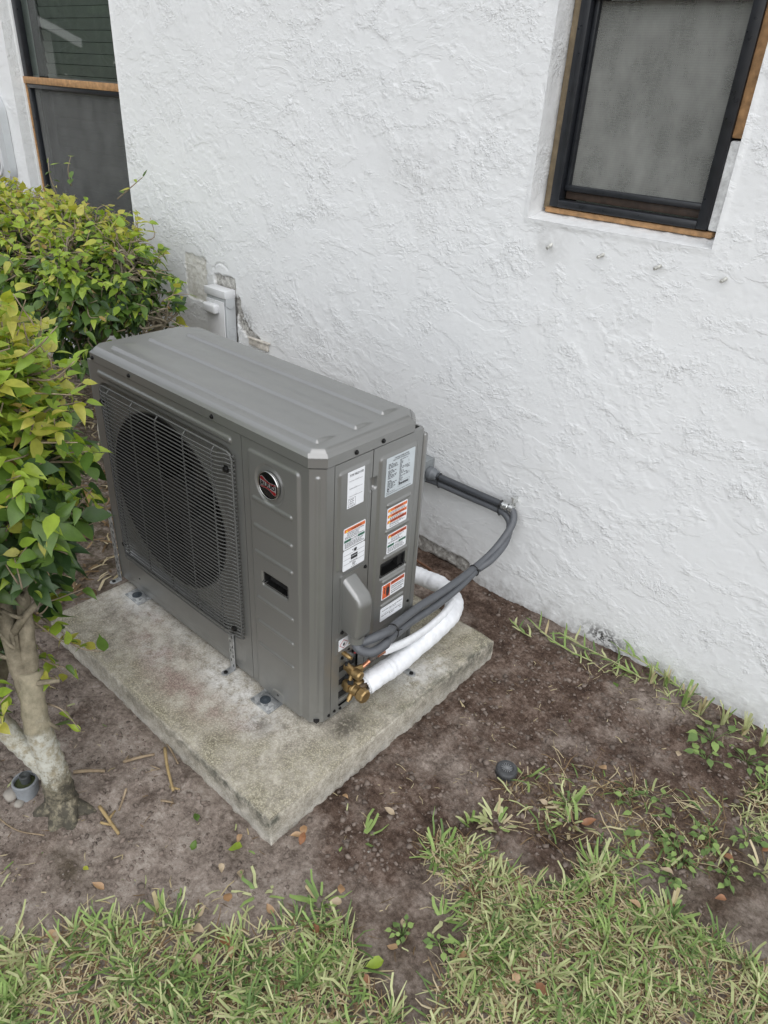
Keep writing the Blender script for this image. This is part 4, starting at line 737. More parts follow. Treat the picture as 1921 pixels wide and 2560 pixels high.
def tie(P_, d_, r, sq, lab):
    P_ = Vector(P_); d_ = Vector(d_).normalized(); a = Vector((0, 0, 1)); u = (a - d_ * a.dot(d_)).normalized(); w_ = d_.cross(u); pts = []
    for i in range(25): t = 2 * PI * i / 24; pts.append(P_ + u * math.cos(t) * r * sq[0] + w_ * math.sin(t) * r * sq[1])
    o = MB().tube(pts, .0017, 6, False).box(pts[4], (.006, .005, .005)).tube([pts[4], pts[4] + u * .006 + w_ * .010], .0012, 5).build('cable_tie', BLACKM); tag(o, lab, 'cable tie', 'black cable ties')
tie((.052, .217, .2165), (-.3, 1, -.3), .0135, (1.7, 1.25), 'black cable tie round both conduits below the terminal cover')
tie((-.0155, .683, .1470), (.05, 1, .08), .0135, (1.35, 1.3), 'black cable tie round the conduits midway to the wall')
tie((-.325, .888, .2645), (1, 0, 0), .0135, (2.0, 1.1), 'black cable tie beside the conduit connector on the wall')
tie((-.074, .888, .2645), (1, 0, 0), .0135, (2.0, 1.1), 'black cable tie beside the metal wall clamp')
IN = [(.038, .137, .080), (.045, .20, .086), (.046, .245, .083), (.032, .37, .072), (.013, .51, .058), (-.010, .585, .049), (-.050, .638, .043), (-.115, .668, .040), (-.18, .664, .038), (-.24, .655, .036), (-.40, .62, .03), (-.62, .60, .02)]
PI_ = spline(IN, 10); k = len(PI_); rr = [.0285 * (1 + .03 * math.sin(i * 1.7) + .02 * math.sin(i * .6)) for i in range(k)]
ip = thing('insulated_pipe', 'thick white foam insulated refrigerant pipe curving round behind the heat pump', 'pipe', tuple(IN[3]))
ch(MB().tube(PI_, rr, 22, False).build('insulation', FOAM, ip, 180))
b = MB(); a0 = PI_[0]; d0 = (PI_[1] - PI_[0]).normalized()       # torn ragged end
u0 = (Vector((0, 0, 1)) - d0 * d0.z).normalized(); w0 = d0.cross(u0); V = []; F = []; n = 44
for j in range(n):
    t = 2 * PI * j / n; e = u0 * math.cos(t) + w0 * math.sin(t); L_ = random.uniform(.001, .011) * (1.0 if j % 2 else .5); V += [a0 + e * .0270, a0 + e * .0272 - d0 * L_, a0 + e * .0205 - d0 * L_ * .8, a0 + e * .0200 + d0 * .02]
for j in range(n):
    i = 4 * j; i2 = 4 * ((j + 1) % n); F += [(i, i2, i2 + 1, i + 1), (i + 1, i2 + 1, i2 + 2, i + 2), (i + 2, i2 + 2, i2 + 3, i + 3)]
ch(b.add(V, F).build('torn_end', FOAM, ip, 0)); ch(MB().tube([a0 - d0 * .034, a0 + d0 * .05], .0112, 14).build('suction_tube', pmat('aged_copper', (.20, .15, .10), .5, .7, .4, 60), ip))
ch(MB().lathe(a0 + d0 * .012, d0, [(0, .020), (.001, .020)], 18).build('dark_gap_disc', BLACKM, ip))  # matt black disc paints the shade inside the hollow open end
for i0 in (32, 74): # seams of tape
    a = PI_[i0]; d_ = (PI_[i0 + 1] - PI_[i0 - 1]).normalized(); ch(MB().tube([a - d_ * .022, a - d_ * .020, a + d_ * .020, a + d_ * .022], [.0278, .0292, .0290, .0278], 22, False, 0, .012).build('tape_wrap', FOAM, ip, 60))
SL = [(.038, .205, .152), (.042, .25, .143), (.040, .32, .126), (.030, .40, .108), (.012, .50, .092), (-.008, .565, .082), (-.030, .605, .073), (-.07, .635, .062)]
ch(MB().tube(spline(SL, 8), [.012, .0125] + [.0130] * (len(spline(SL, 8)) - 4) + [.010, .004], 16, True, 0, .03, .75).build('slit_flap', FOAM, ip, 60))
lq = thing('copper_pipe', 'bare copper liquid line leaving the small brass valve', 'pipe', (.036, .165, .153))
ch(MB().tube(spline([(.030, .128, .138), (.033, .145, .145), (.0365, .17, .154), (.037, .20, .1535), (.038, .23, .150), (.038, .27, .138)], 8), .0058, 14).build('tube', COPPER, lq, 180))
ch(MB().tube([(.0345, .153, .1485), (.0368, .176, .1545)], .0076, 14).build('brazed_joint', pmat('scorched_joint', (.10, .085, .075), .5, .6, .5, 80), lq)); ch(MB().tube([(.0369, .180, .1545), (.037, .204, .1537)], .0082, 14).build('coupling', COPPER, lq))
o = MB().tube(spline([(-.48, .85, -.045), (-.349, .826, -.048), (-.268, .797, -.03), (-.19, .735, .012), (-.150, .695, .040)], 8), .0045, 10).build('copper_wire', pmat('brown_copper', (.24, .12, .07), .45, .6, .3, 50), None, 180); tag(o, 'thin brown copper tube lying behind the white insulated pipe', 'pipe')

# ------------------------------------------------------------------ things on the wall
db = thing('disconnect_box', 'pale grey electrical disconnect box mounted on the wall behind the heat pump', 'electrical box', (-1.515, .92, .53))
bx0, bx1, by = -1.580, -1.449, .868
ch(MB().box(((bx0 + bx1) / 2, (by + .915) / 2 + .004, .515), (bx1 - bx0 - .006, .915 - by, .27), bev=.002).build('enclosure', BOXG, db))
ch(MB().box(((bx0 + bx1) / 2, (by + .915) / 2, .664), (bx1 - bx0 + .004, .915 - by + .008, .030), bev=.002).build('hood', BOXH, db))
ch(MB().prism([(.868, .650), (.914, .650), (.914, .618), (.902, .608), (.885, .608), (.868, .622)], bx1 - .003, bx1 + .0022, lambda a, b_, t: (t, a, b_)).build('hinge_ear', BOXG, db, 0))
ch(MB().box(((bx0 + bx1) / 2, by - .002, .51), (bx1 - bx0 - .016, .006, .25), bev=.002).build('door', BOXH, db))
ch(MB().box((-1.527, by - .016, .602), (.082, .030, .038), bev=.010, seg=4).build('pull_handle', BOXH, db))
ch(MB().lathe((bx1 - .0028, .895, .512), (1, 0, 0), [(0, .018), (.0022, .018), (.0022, .016), (.0008, .0155), (.0008, .012), (.0022, .0115), (.0022, .0)], 24).build('knockout', BOXG, db, 20))
o = MB().box((-1.305, .914, .492), (.115, .012, .030), Matrix.Rotation(.02, 3, 'Y'), bev=.002).box((-1.30, .911, .509), (.125, .016, .006), bev=.001).build('mounting_block', pmat('flaking_board', (.50, .47, .42), .8, 0, .4, 40, .6, 60, .003)); tag(o, 'small flaking pale board on the wall right of the disconnect box', 'board')
for i, (x, lab) in enumerate(((-.064, 'leftmost of the four painted screw stubs under the right window'), (.09, 'second from left of the painted screw stubs under the right window'), (.245, 'third from left of the painted screw stubs under the right window'), (.404, 'rightmost painted screw stub, past the right end of the sill'))):
    a = Vector((x, .925, 1.078)); d_ = Vector((random.uniform(-.25, .1), -1, random.uniform(-.35, -.1))).normalized(); b = MB()
    pts = [a + d_ * t for t in np.linspace(0, .030, 13)]; b.tube(pts, [.0045 if j % 2 else .0034 for j in range(13)], 10); tag(b.build('screw_stub', pmat('painted_screw', (.40, .40, .37), .6, .2, .5, 60)), lab, 'screw', 'painted screw stubs under the window')
vc = thing('vent_cover', 'rounded grey plastic cover on the wall at the left edge, above the shrub', 'cover', (-3.4, .92, 1.0))
def ringprism(o_, i_, y0_, y1_, name, mat):
    n = len(o_); V = [(a, y, c) for y in (y0_, y1_) for a, c in o_] + [(a, y, c) for y in (y0_, y1_) for a, c in i_]; F = []
    for j in range(n): k_ = (j + 1) % n; F += [(j, k_, 2 * n + k_, 2 * n + j), (j, n + j, n + k_, k_), (2 * n + j, 2 * n + k_, 3 * n + k_, 3 * n + j)]
    return ch(MB().add(V, F).build(name, mat, vc, 40))
ringprism(rpoly(-3.62, -3.240, .850, 1.30, .11, 8), rpoly(-3.545, -3.315, .905, 1.225, .075, 8), .880, .918, 'frame', BOXG)
ringprism(rpoly(-3.556, -3.304, .894, 1.236, .078, 8), rpoly(-3.545, -3.315, .905, 1.225, .075, 8), .870, .882, 'lip', BOXH)
ch(MB().prism(rpoly(-3.55, -3.31, .90, 1.23, .075, 8), .908, .914, lambda a, b_, t: (a, t, b_)).build('recess', BLACKM, vc, 0))

# ------------------------------------------------------------------ leaves
def leaf_geo(n=5, W=.40, droop=.28, fold=.22, cup=.0, tip=.16, seed=0):
    ts = np.linspace(0, 1, n + 1); V = []; F = []
    for t in ts:
        wd = W * .5 * (math.sin(PI * min(1, t / (1 - tip)) ** .72) ** .9 if t < 1 - tip else 0) + (.025 * (1 - t) / tip if t >= 1 - tip else 0)
        z = -droop * t ** 1.9; y = t * (1 - .25 * droop * t)
        for s_ in (-1, 0, 1): V.append((s_ * wd, y, z + (fold * wd * 1.0 if s_ else 0) - cup * wd * t * abs(s_)))
    for i in range(n):
        for j in range(2): a = i * 3 + j; F.append((a, a + 1, a + 4, a + 3))
    return np.array(V), np.array(F)
LEAVES = [leaf_geo(6, .46, .22, .25), leaf_geo(6, .42, .42, .45), leaf_geo(6, .50, .14, .15, .2), leaf_geo(6, .38, .60, .55), leaf_geo(6, .54, .05, .10, .1, .10), leaf_geo(6, .34, .30, .8, 0, .2)]
LMATS = [LD, LM, LG, LY, LT]
LMESH = {}
for i, (v, f_) in enumerate(LEAVES):
    for j, m_ in enumerate(LMATS): me = fastmesh('leaf', v, f_, 180); me.materials.append(m_); LMESH[i, j] = me
def frame(d_, up):
    d_ = d_ / np.linalg.norm(d_); s_ = np.cross(d_, up); s_ /= np.linalg.norm(s_) + 1e-9; n_ = np.cross(s_, d_); return np.stack([s_, d_, n_], 1)
CMn = np.array(CM); CPn = np.array(CAMP)
def project(p_): q_ = (p_ - CPn) @ CMn.T; return np.stack([960.5 + 1803.15 * q_[..., 0] / q_[..., 2], 1280 + 1803.15 * q_[..., 1] / q_[..., 2], q_[..., 2]], -1)
def place_leaves(root, recs, nind, stuffname='leaf_mass'):
    # recs: (pos, frame3x3, size, shape, mat); those that show largest become objects, the rest one mesh
    pos = np.array([r_[0] for r_ in recs]); pr = project(pos); size = np.array([r_[2] for r_ in recs]); vis = (pr[:, 0] > -20) & (pr[:, 0] < 1950) & (pr[:, 1] > -20) & (pr[:, 2] > .1)
    # coarse visibility: nearest leaf in a 24 px cell wins
    cell = {}; front = np.zeros(len(recs))
    for i in np.argsort(pr[:, 2]):
        c = (int(pr[i, 0] // 26), int(pr[i, 1] // 26)); front[i] = 1. / (1 + cell.get(c, 0)); cell[c] = cell.get(c, 0) + 1
    score = np.where(vis, size / pr[:, 2] * (.15 + front), -1); order = np.argsort(-score); ind = set(order[:nind].tolist())
    loc = np.array(root.location); V = []; F = []; MI = []; base = 0
    for i, (p_, fr, s_, sh, mi) in enumerate(recs):
        if i in ind and score[i] > 0:
            o = bpy.data.objects.new('leaf', LMESH[sh, mi]); COL.objects.link(o); o.parent = root
            M_ = Matrix([[*(fr[r_] * s_), p_[r_] - loc[r_]] for r_ in range(3)] + [[0, 0, 0, 1]]); o.matrix_local = M_
        else:
            v, f_ = LEAVES[sh]; V.append((v * s_) @ fr.T + p_ - loc); F.append(f_ + base); base += len(v); MI += [mi] * len(f_)
    if V:
        me_ = fastmesh(stuffname, np.concatenate(V), np.concatenate(F), 180, MI)
        for m_ in LMATS: me_.materials.append(m_)
        o = link(stuffname, me_, root); o['kind'] = 'stuff'
def shrub(root, limbs, cen, rad, n_tw, leaf_sz, per, topz, power=2.6, botfade=.0, shoots=(), taper=0.):
    cen = np.array(cen); rad = np.array(rad); loc = np.array(root.location); limb_pts = []
    for pts, r0, r1 in limbs: limb_pts += [np.array(p_) for p_ in spline(pts, 6)]
    LPt = np.array(limb_pts); recs = []; tw = MB()
    inner = MB(); up = np.array((0, 0, 1.))
    def dirs():
        while True:
            d_ = rng.normal(size=3); d_ /= np.linalg.norm(d_)
            if d_[2] > -.75: return d_
    for i in range(n_tw):
        d_ = dirs(); s_ = (np.abs(d_) ** power).sum() ** (-1 / power); depth = 1 - abs(rng.normal()) * .22
        tip = cen + d_ * s_ * rad * max(depth, .35) * rng.uniform(.93, 1.06); low_ = max(0., (cen[2] - tip[2]) / rad[2]); tip[0] -= taper * low_; tip[1] -= taper * .25 * low_
        if rng.random() < botfade * sst(cen[2] + rad[2] * .05, cen[2] - rad[2] * .55, tip[2]): continue
        dd = ((LPt - tip) ** 2).sum(1); a = LPt[np.argmin(dd + .02 * rng.random(len(dd)))]; st = tip + (a - tip) * rng.uniform(.35, .6); L_ = np.linalg.norm(tip - st)
        if L_ < .03: continue
        if L_ > .26: st = tip + (st - tip) * .26 / L_
        mid = (st + tip) / 2 + rng.normal(size=3) * .018 + up * -.01; P = spline([st, mid, tip], 4)
        if depth > .5: tw.tube(P, list(np.linspace(.0030, .0011, len(P))), 5)
        if rng.random() < .55: inner.tube(spline([a, (a + st) / 2 + rng.normal(size=3) * .03, st], 4), list(np.linspace(.006, .003, 9)), 5)
        axis_ = (tip - st) / np.linalg.norm(tip - st); out = (tip - cen) / rad; out /= np.linalg.norm(out)
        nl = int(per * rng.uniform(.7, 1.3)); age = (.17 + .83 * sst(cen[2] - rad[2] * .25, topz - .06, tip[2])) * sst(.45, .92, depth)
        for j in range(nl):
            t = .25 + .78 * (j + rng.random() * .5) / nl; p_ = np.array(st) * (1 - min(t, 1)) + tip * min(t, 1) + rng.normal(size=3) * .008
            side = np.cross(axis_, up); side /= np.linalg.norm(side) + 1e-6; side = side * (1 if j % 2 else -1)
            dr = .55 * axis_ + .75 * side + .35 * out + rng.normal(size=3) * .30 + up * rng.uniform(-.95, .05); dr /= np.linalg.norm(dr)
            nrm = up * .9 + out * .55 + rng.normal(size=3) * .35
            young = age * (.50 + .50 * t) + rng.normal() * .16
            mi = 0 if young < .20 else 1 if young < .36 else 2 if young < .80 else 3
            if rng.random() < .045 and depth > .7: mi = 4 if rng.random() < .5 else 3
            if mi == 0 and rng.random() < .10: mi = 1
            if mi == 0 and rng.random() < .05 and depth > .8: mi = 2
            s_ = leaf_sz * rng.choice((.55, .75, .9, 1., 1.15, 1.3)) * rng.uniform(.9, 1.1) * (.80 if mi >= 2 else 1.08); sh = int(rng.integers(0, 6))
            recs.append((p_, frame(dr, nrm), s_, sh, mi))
    for base, tipp, n_ in shoots:
        base = np.array(base); tipp = np.array(tipp); tw.tube(spline([base, (base + tipp) / 2 + rng.normal(size=3) * .01, tipp], 4), list(np.linspace(.0026, .0010, 9)), 5)
        for j in range(n_):
            t = (j + 1) / n_; p_ = base + (tipp - base) * t; dr = np.array((rng.normal() * .8, rng.normal() * .8, rng.uniform(-.6, .5))); recs.append((p_, frame(dr, up + rng.normal(size=3) * .3), leaf_sz * rng.uniform(.6, .95), int(rng.integers(0, 6)), int(rng.choice([1, 2, 2, 3]))))
    o = tw.build('twig', TWIG, root, 180); o.matrix_parent_inverse = Matrix.Translation(-Vector(root.location)); o['kind'] = 'stuff'
    o = inner.build('branchlet', BARK, root, 180); o.matrix_parent_inverse = Matrix.Translation(-Vector(root.location)); o['kind'] = 'stuff'
    for i, (pts, r0, r1) in enumerate(limbs):
        P = spline(pts, 7); o = MB().tube(P, [(r0 + (r1 - r0) * (j / (len(P) - 1)) ** .8) * (1 + .06 * math.sin(j * 2.3 + i)) for j in range(len(P))], 14, True, 0, .035).build('trunk' if r0 > .0265 else 'branch', TRUNK if r0 > .0265 else BARK, root, 180)
        o.matrix_parent_inverse = Matrix.Translation(-Vector(root.location))
    return recs
SH1 = thing('shrub', 'ficus hedge shrub with pale lichened trunk at the left front, overlapping the grille', 'shrub', (-.31, -.53, GZ), 'ficus hedge shrubs')
l1 = [([(-.285, -.530, -.16), (-.292, -.531, -.10), (-.306, -.532, -.045), (-.305, -.532, .02), (-.318, -.533, .10), (-.330, -.533, .19), (-.36, -.51, .29)], .040, .025),
      ([(-.316, -.536, .035), (-.345, -.556, .085), (-.385, -.58, .145), (-.46, -.60, .23), (-.56, -.60, .32)], .0275, .020),
      ([(-.335, -.53, .20), (-.40, -.52, .34), (-.50, -.48, .50), (-.58, -.46, .68)], .022, .011),
      ([(-.355, -.515, .27), (-.42, -.47, .42), (-.52, -.42, .58), (-.57, -.40, .74)], .019, .009),
      ([(-.50, -.60, .27), (-.62, -.56, .42), (-.74, -.50, .58), (-.80, -.45, .78)], .024, .010),
      ([(-.42, -.59, .19), (-.56, -.46, .28), (-.70, -.34, .42), (-.76, -.30, .66)], .020, .008),
      ([(-.47, -.445, .49), (-.58, -.36, .60), (-.68, -.30, .74)], .014, .006),
      ([(-.36, -.51, .29), (-.48, -.45, .33), (-.60, -.40, .34)], .012, .006),
      ([(-.345, -.525, .24), (-.45, -.50, .26), (-.54, -.46, .26), (-.62, -.42, .30)], .011, .005)]
for rp, r0 in (([(-.29, -.53, -.075), (-.255, -.50, -.095), (-.215, -.475, -.125)], .026), ([(-.29, -.535, -.06), (-.265, -.575, -.10), (-.25, -.62, -.13)], .027), ([(-.30, -.53, -.06), (-.345, -.51, -.10), (-.39, -.48, -.13)], .024), ([(-.30, -.54, -.06), (-.33, -.585, -.10), (-.35, -.62, -.13)], .024), ([(-.285, -.53, -.05), (-.245, -.545, -.095), (-.20, -.56, -.12)], .024)):
    P = spline(rp, 6); o = MB().tube(P, list(np.linspace(r0, r0 * .5, len(P))), 12, True, 0, .06).build('root', TRUNK, SH1, 180); o.matrix_parent_inverse = Matrix.Translation(-Vector(SH1.location))
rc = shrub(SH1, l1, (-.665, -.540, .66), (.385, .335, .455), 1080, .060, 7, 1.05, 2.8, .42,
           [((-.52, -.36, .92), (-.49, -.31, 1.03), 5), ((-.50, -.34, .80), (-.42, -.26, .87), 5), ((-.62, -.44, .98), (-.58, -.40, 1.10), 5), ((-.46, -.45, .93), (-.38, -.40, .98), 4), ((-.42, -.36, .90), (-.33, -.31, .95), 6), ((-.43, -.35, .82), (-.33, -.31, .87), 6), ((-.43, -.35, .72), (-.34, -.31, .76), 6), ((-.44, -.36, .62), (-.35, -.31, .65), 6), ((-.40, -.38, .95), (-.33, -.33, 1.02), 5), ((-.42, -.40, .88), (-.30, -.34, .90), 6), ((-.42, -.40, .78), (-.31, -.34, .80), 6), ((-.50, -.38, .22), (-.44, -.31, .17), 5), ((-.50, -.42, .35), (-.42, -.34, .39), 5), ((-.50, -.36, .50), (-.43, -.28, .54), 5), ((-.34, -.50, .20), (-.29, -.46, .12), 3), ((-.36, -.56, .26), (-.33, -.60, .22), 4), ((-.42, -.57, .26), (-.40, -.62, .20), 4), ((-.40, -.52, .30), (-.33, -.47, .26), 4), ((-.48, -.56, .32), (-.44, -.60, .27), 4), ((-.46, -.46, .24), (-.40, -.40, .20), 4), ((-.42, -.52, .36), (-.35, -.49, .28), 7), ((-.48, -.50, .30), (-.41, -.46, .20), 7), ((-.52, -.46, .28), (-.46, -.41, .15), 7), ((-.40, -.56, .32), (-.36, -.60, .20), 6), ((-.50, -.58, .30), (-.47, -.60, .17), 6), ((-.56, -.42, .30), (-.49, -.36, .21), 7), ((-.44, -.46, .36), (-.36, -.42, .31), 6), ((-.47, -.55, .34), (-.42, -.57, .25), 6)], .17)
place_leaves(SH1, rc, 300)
# pruned stubs and bare twigs at the base of the crown
b = MB()
for a, e, r in (((-.41, -.515, .36), (-.37, -.45, .45), .010), ((-.355, -.52, .26), (-.29, -.48, .29), .007), ((-.47, -.49, .45), (-.42, -.44, .53), .011), ((-.43, -.465, .44), (-.35, -.49, .48), .005), ((-.50, -.48, .50), (-.41, -.50, .57), .006), ((-.335, -.53, .19), (-.30, -.50, .15), .006), ((-.52, -.42, .58), (-.44, -.39, .68), .008)):
    a = Vector(a); e = Vector(e); o = MB().tube([a, a.lerp(e, .5) + Vector((.006, -.004, .008)), e], [r, r * .85, r * .6], 9, True, 0, .05).build('pruned_stub', BARK, SH1, 180); o.matrix_parent_inverse = Matrix.Translation(-Vector(SH1.location))
SH2 = thing('shrub', 'rounded ficus hedge shrub against the wall beneath the large left window', 'shrub', (-1.85, .48, GZ), 'ficus hedge shrubs')
l2 = [([(-1.86, .48, -.2), (-1.84, .48, .1), (-1.80, .48, .38), (-1.78, .48, .52)], .034, .026), ([(-1.79, .48, .46), (-1.88, .46, .62), (-2.02, .44, .78)], .024, .010), ([(-1.79, .48, .46), (-1.66, .52, .62), (-1.58, .52, .80)], .022, .010),
      ([(-1.78, .50, .36), (-1.62, .55, .48), (-1.45, .58, .60)], .022, .010), ([(-2.30, .45, -.2), (-2.28, .45, .3), (-2.36, .42, .75)], .030, .012), ([(-2.27, .46, .35), (-2.10, .50, .60), (-1.95, .52, .82)], .018, .008), ([(-1.80, .46, .48), (-1.72, .36, .66), (-1.66, .34, .80)], .016, .007), ([(-2.75, .45, -.2), (-2.72, .45, .4), (-2.62, .45, .8)], .03, .012)]
rc = shrub(SH2, l2, (-2.20, .47, .695), (.76, .36, .300), 1700, .052, 7, 1.06, 3.0, .36, [((-2.08, .55, .98), (-2.10, .55, 1.11), 5), ((-1.62, .55, 1.02), (-1.52, .60, 1.10), 4), ((-1.40, .55, .70), (-1.30, .60, .74), 4), ((-1.45, .60, .62), (-1.33, .66, .58), 4), ((-1.85, .5, 1.04), (-1.82, .5, 1.14), 4)])
place_leaves(SH2, rc, 300)

# ------------------------------------------------------------------ grass
def blade(V, F, MI, p_, az, lean, L_, wd, mi, cut=.6, curl=.6, zoff=None):
    base = len(V); d_ = np.array((math.cos(az), math.sin(az))); s_ = np.array((-d_[1], d_[0])); ns = 3; x, z = 0., 0.; ang = PI / 2 - lean
    for i in range(ns + 1):
        t = i / ns; w_ = wd * (.75 + .5 * t if t < .5 else 1 - (t - .5) * 2 * (1 - cut)) * .5
        c = np.array((p_[0], p_[1])) + d_ * x; V.append((c[0] + s_[0] * w_, c[1] + s_[1] * w_, p_[2] + z)); V.append((c[0] - s_[0] * w_, c[1] - s_[1] * w_, p_[2] + z + wd * .12))
        x += math.cos(ang) * L_ / ns; z += math.sin(ang) * L_ / ns; ang -= curl * random.uniform(.3, 1.) / ns; d_ = d_ + s_ * random.gauss(0, .10)
        if z < .0015: z = .0015 + random.random() * .003
    for i in range(ns): a = base + 2 * i; F.append((a, a + 1, a + 3, a + 2)); MI.append(mi)
GM = [G1, G2, G3, G4, G5]
T1 = [(-.35, -.86), (-.127, -.800), (-.101, -.765), (-.04, -.695), (.037, -.565), (.105, -.52), (.208, -.456), (.249, -.405), (.302, -.325), (.368, -.272), (.443, -.300), (.50, -.33), (.70, -.33), (.10, -1.05)]
T2 = [(.398, -.039), (.383, .025), (.447, .08), (.535, .067), (.604, .093), (.682, .116), (.672, .226), (.743, .266), (.803, .22), (.869, .239), (.929, .243), (1.01, .252), (1.25, .25), (1.25, .10), (.66, -.40), (.595, -.24), (.574, -.095), (.478, -.054)]
T3 = [(.856, .649), (.931, .827), (1.1, .75), (1.05, .50), (.915, .562)]
DEAD = [(.405, .259), (.477, .437), (.637, .486), (.838, .614), (.934, .478), (.85, .329), (.678, .274), (.518, .178)]
def scatter(poly, n):
    P = np.array(poly); lo, hi = P.min(0), P.max(0); q_ = rng.uniform(lo, hi, (n * 4, 2)); q_ = q_[inpoly(q_[:, 0], q_[:, 1], poly)]; return q_[:n]
def turf(name, poly, n, lab, mats, L0=.045, prob=(.38, .26, .17, .14, .05), lean=(.35, 1.42), clump=True):
    V = []; F = []; MI = []
    if clump:
        th = scatter(poly, int(n * .55)); hz = ground_h(th[:, 0], th[:, 1])
        for (x, y), h in zip(th, hz): blade(V, F, MI, (x, y, h - .001 + random.random() * .006), random.uniform(0, 2 * PI), random.uniform(1.3, 1.55), random.uniform(.02, .055), random.uniform(.0016, .004), int(rng.choice(5, p=(.02, .10, .48, .05, .35))), .4, .3)
    k_ = 5 if clump else 1; pts = scatter(poly, n // k_); den = fbm(pts[:, 0] * 8, pts[:, 1] * 8, 3, 95); hz = ground_h(pts[:, 0], pts[:, 1]); tone = fbm(pts[:, 0] * 5, pts[:, 1] * 5, 2, 97)
    for (x, y), d_, h, tn in zip(pts, den, hz, tone):
        if d_ < .02 and random.random() < .72: continue
        az = random.uniform(0, 2 * PI); base_mi = int(rng.choice(5, p=prob)); big = random.uniform(.7, 1.25)
        if base_mi == 0 and tn > .12: base_mi = 1
        if base_mi == 0 and tn < -.15: base_mi = 3
        for q_ in range(k_):
            mi = base_mi if random.random() < .6 else int(rng.choice(5, p=prob)); flat = mi in (2, 4)
            blade(V, F, MI, (x + random.gauss(0, .006), y + random.gauss(0, .006), h - .003), az + random.gauss(0, .9), random.uniform(1.1, 1.5) if flat else random.uniform(*lean), L0 * big * random.uniform(.55, 1.5), random.uniform(.0024, .0064) * (.5 if flat else 1), mi, random.choice((.12, .3, .7, .8)), random.uniform(.2, 1.5))
    me_ = fastmesh(name, V, F, 180, MI)
    for m_ in mats: me_.materials.append(m_)
    return tag(link(name, me_), lab, 'grass', None, 'stuff')
turf('turf_grass', T1, 6000, 'mown broad-bladed lawn along the lower left edge', GM, .045)
turf('turf_grass', T2, 8200, 'mown broad-bladed lawn at the lower right with thin brown spots', GM, .041, (.27, .29, .22, .14, .08))
turf('turf_grass', T3, 500, 'grass strip at the right edge below the wall', GM, .04, (.4, .3, .15, .1, .05))
turf('wall_foot_grass', [(.34, .79), (.40, .915), (.60, .93), (1.15, .925), (1.15, .80), (.86, .80), (.60, .83)], 420, 'short grass, straw and shoots along the foot of the white wall', GM, .042, (.30, .28, .30, .04, .08), (.35, 1.5), False)
turf('dead_grass', DEAD, 1500, 'matted brown and straw dead grass right of the black sprinkler cap', GM, .05, (.03, .06, .25, .06, .60), (1.2, 1.5), False)
turf('dead_grass', [(-.55, -.75), (-.1, -.72), (.25, -.40), (.55, -.20), (.50, -.05), (.35, -.22), (.12, -.42), (-.2, -.62)], 420, 'scattered dry straw along the edge of the lawn', GM, .032, (.05, .08, .62, .05, .20), (1.25, 1.5), False)
turf('dead_grass', [(-.7, -.3), (.2, -.3), (.4, .2), (.95, .8), (.5, .9), (.15, .7), (.2, .1), (-.1, -.55), (-.6, -.7)], 520, 'sparse straw bits strewn on the bare soil', GM, .022, (.03, .05, .62, .02, .28), (1.35, 1.52), False)
def tuft(x, y, n, L_, lab, probs, spread=.02, lean=(.1, 1.2), grp='grass tufts on the bare soil', wd=1., seed=0, az=None):
    V = []; F = []; MI = []; h = float(ground_h(np.array(x), np.array(y)))
    for i in range(n):
        a = random.uniform(0, 2 * PI) if az is None else az + random.gauss(0, .5); r = spread * random.random()
        blade(V, F, MI, (math.cos(a) * r, math.sin(a) * r, -.004), a + random.gauss(0, .5), random.uniform(*lean), L_ * random.uniform(.5, 1.25), random.uniform(.0055, .0095) * wd, int(rng.choice(5, p=probs)), random.choice((.3, .8)), random.uniform(0, .8))
    me_ = fastmesh('grass_tuft', V, F, 180, MI)
    for m_ in GM: me_.materials.append(m_)
    o = link('grass_tuft', me_); o.location = (x, y, h); return tag(o, lab, 'grass tuft', grp)
pg = (.55, .2, .08, .17, 0); pw_ = (.26, .50, .22, .02, 0)
for i, ((x, y), w_) in enumerate(zip(((.535, .868), (.573, .884), (.642, .850), (.691, .850), (.752, .855), (.807, .858), (.860, .860)), ('first', 'second', 'third', 'fourth', 'fifth', 'sixth', 'seventh'))):
    tuft(x, y, 9, .072, f'{w_} from left of the clipped upright grass stubs along the wall foot', pw_, .007, (.0, .22), 'clipped grass stubs along the wall', 1.15)
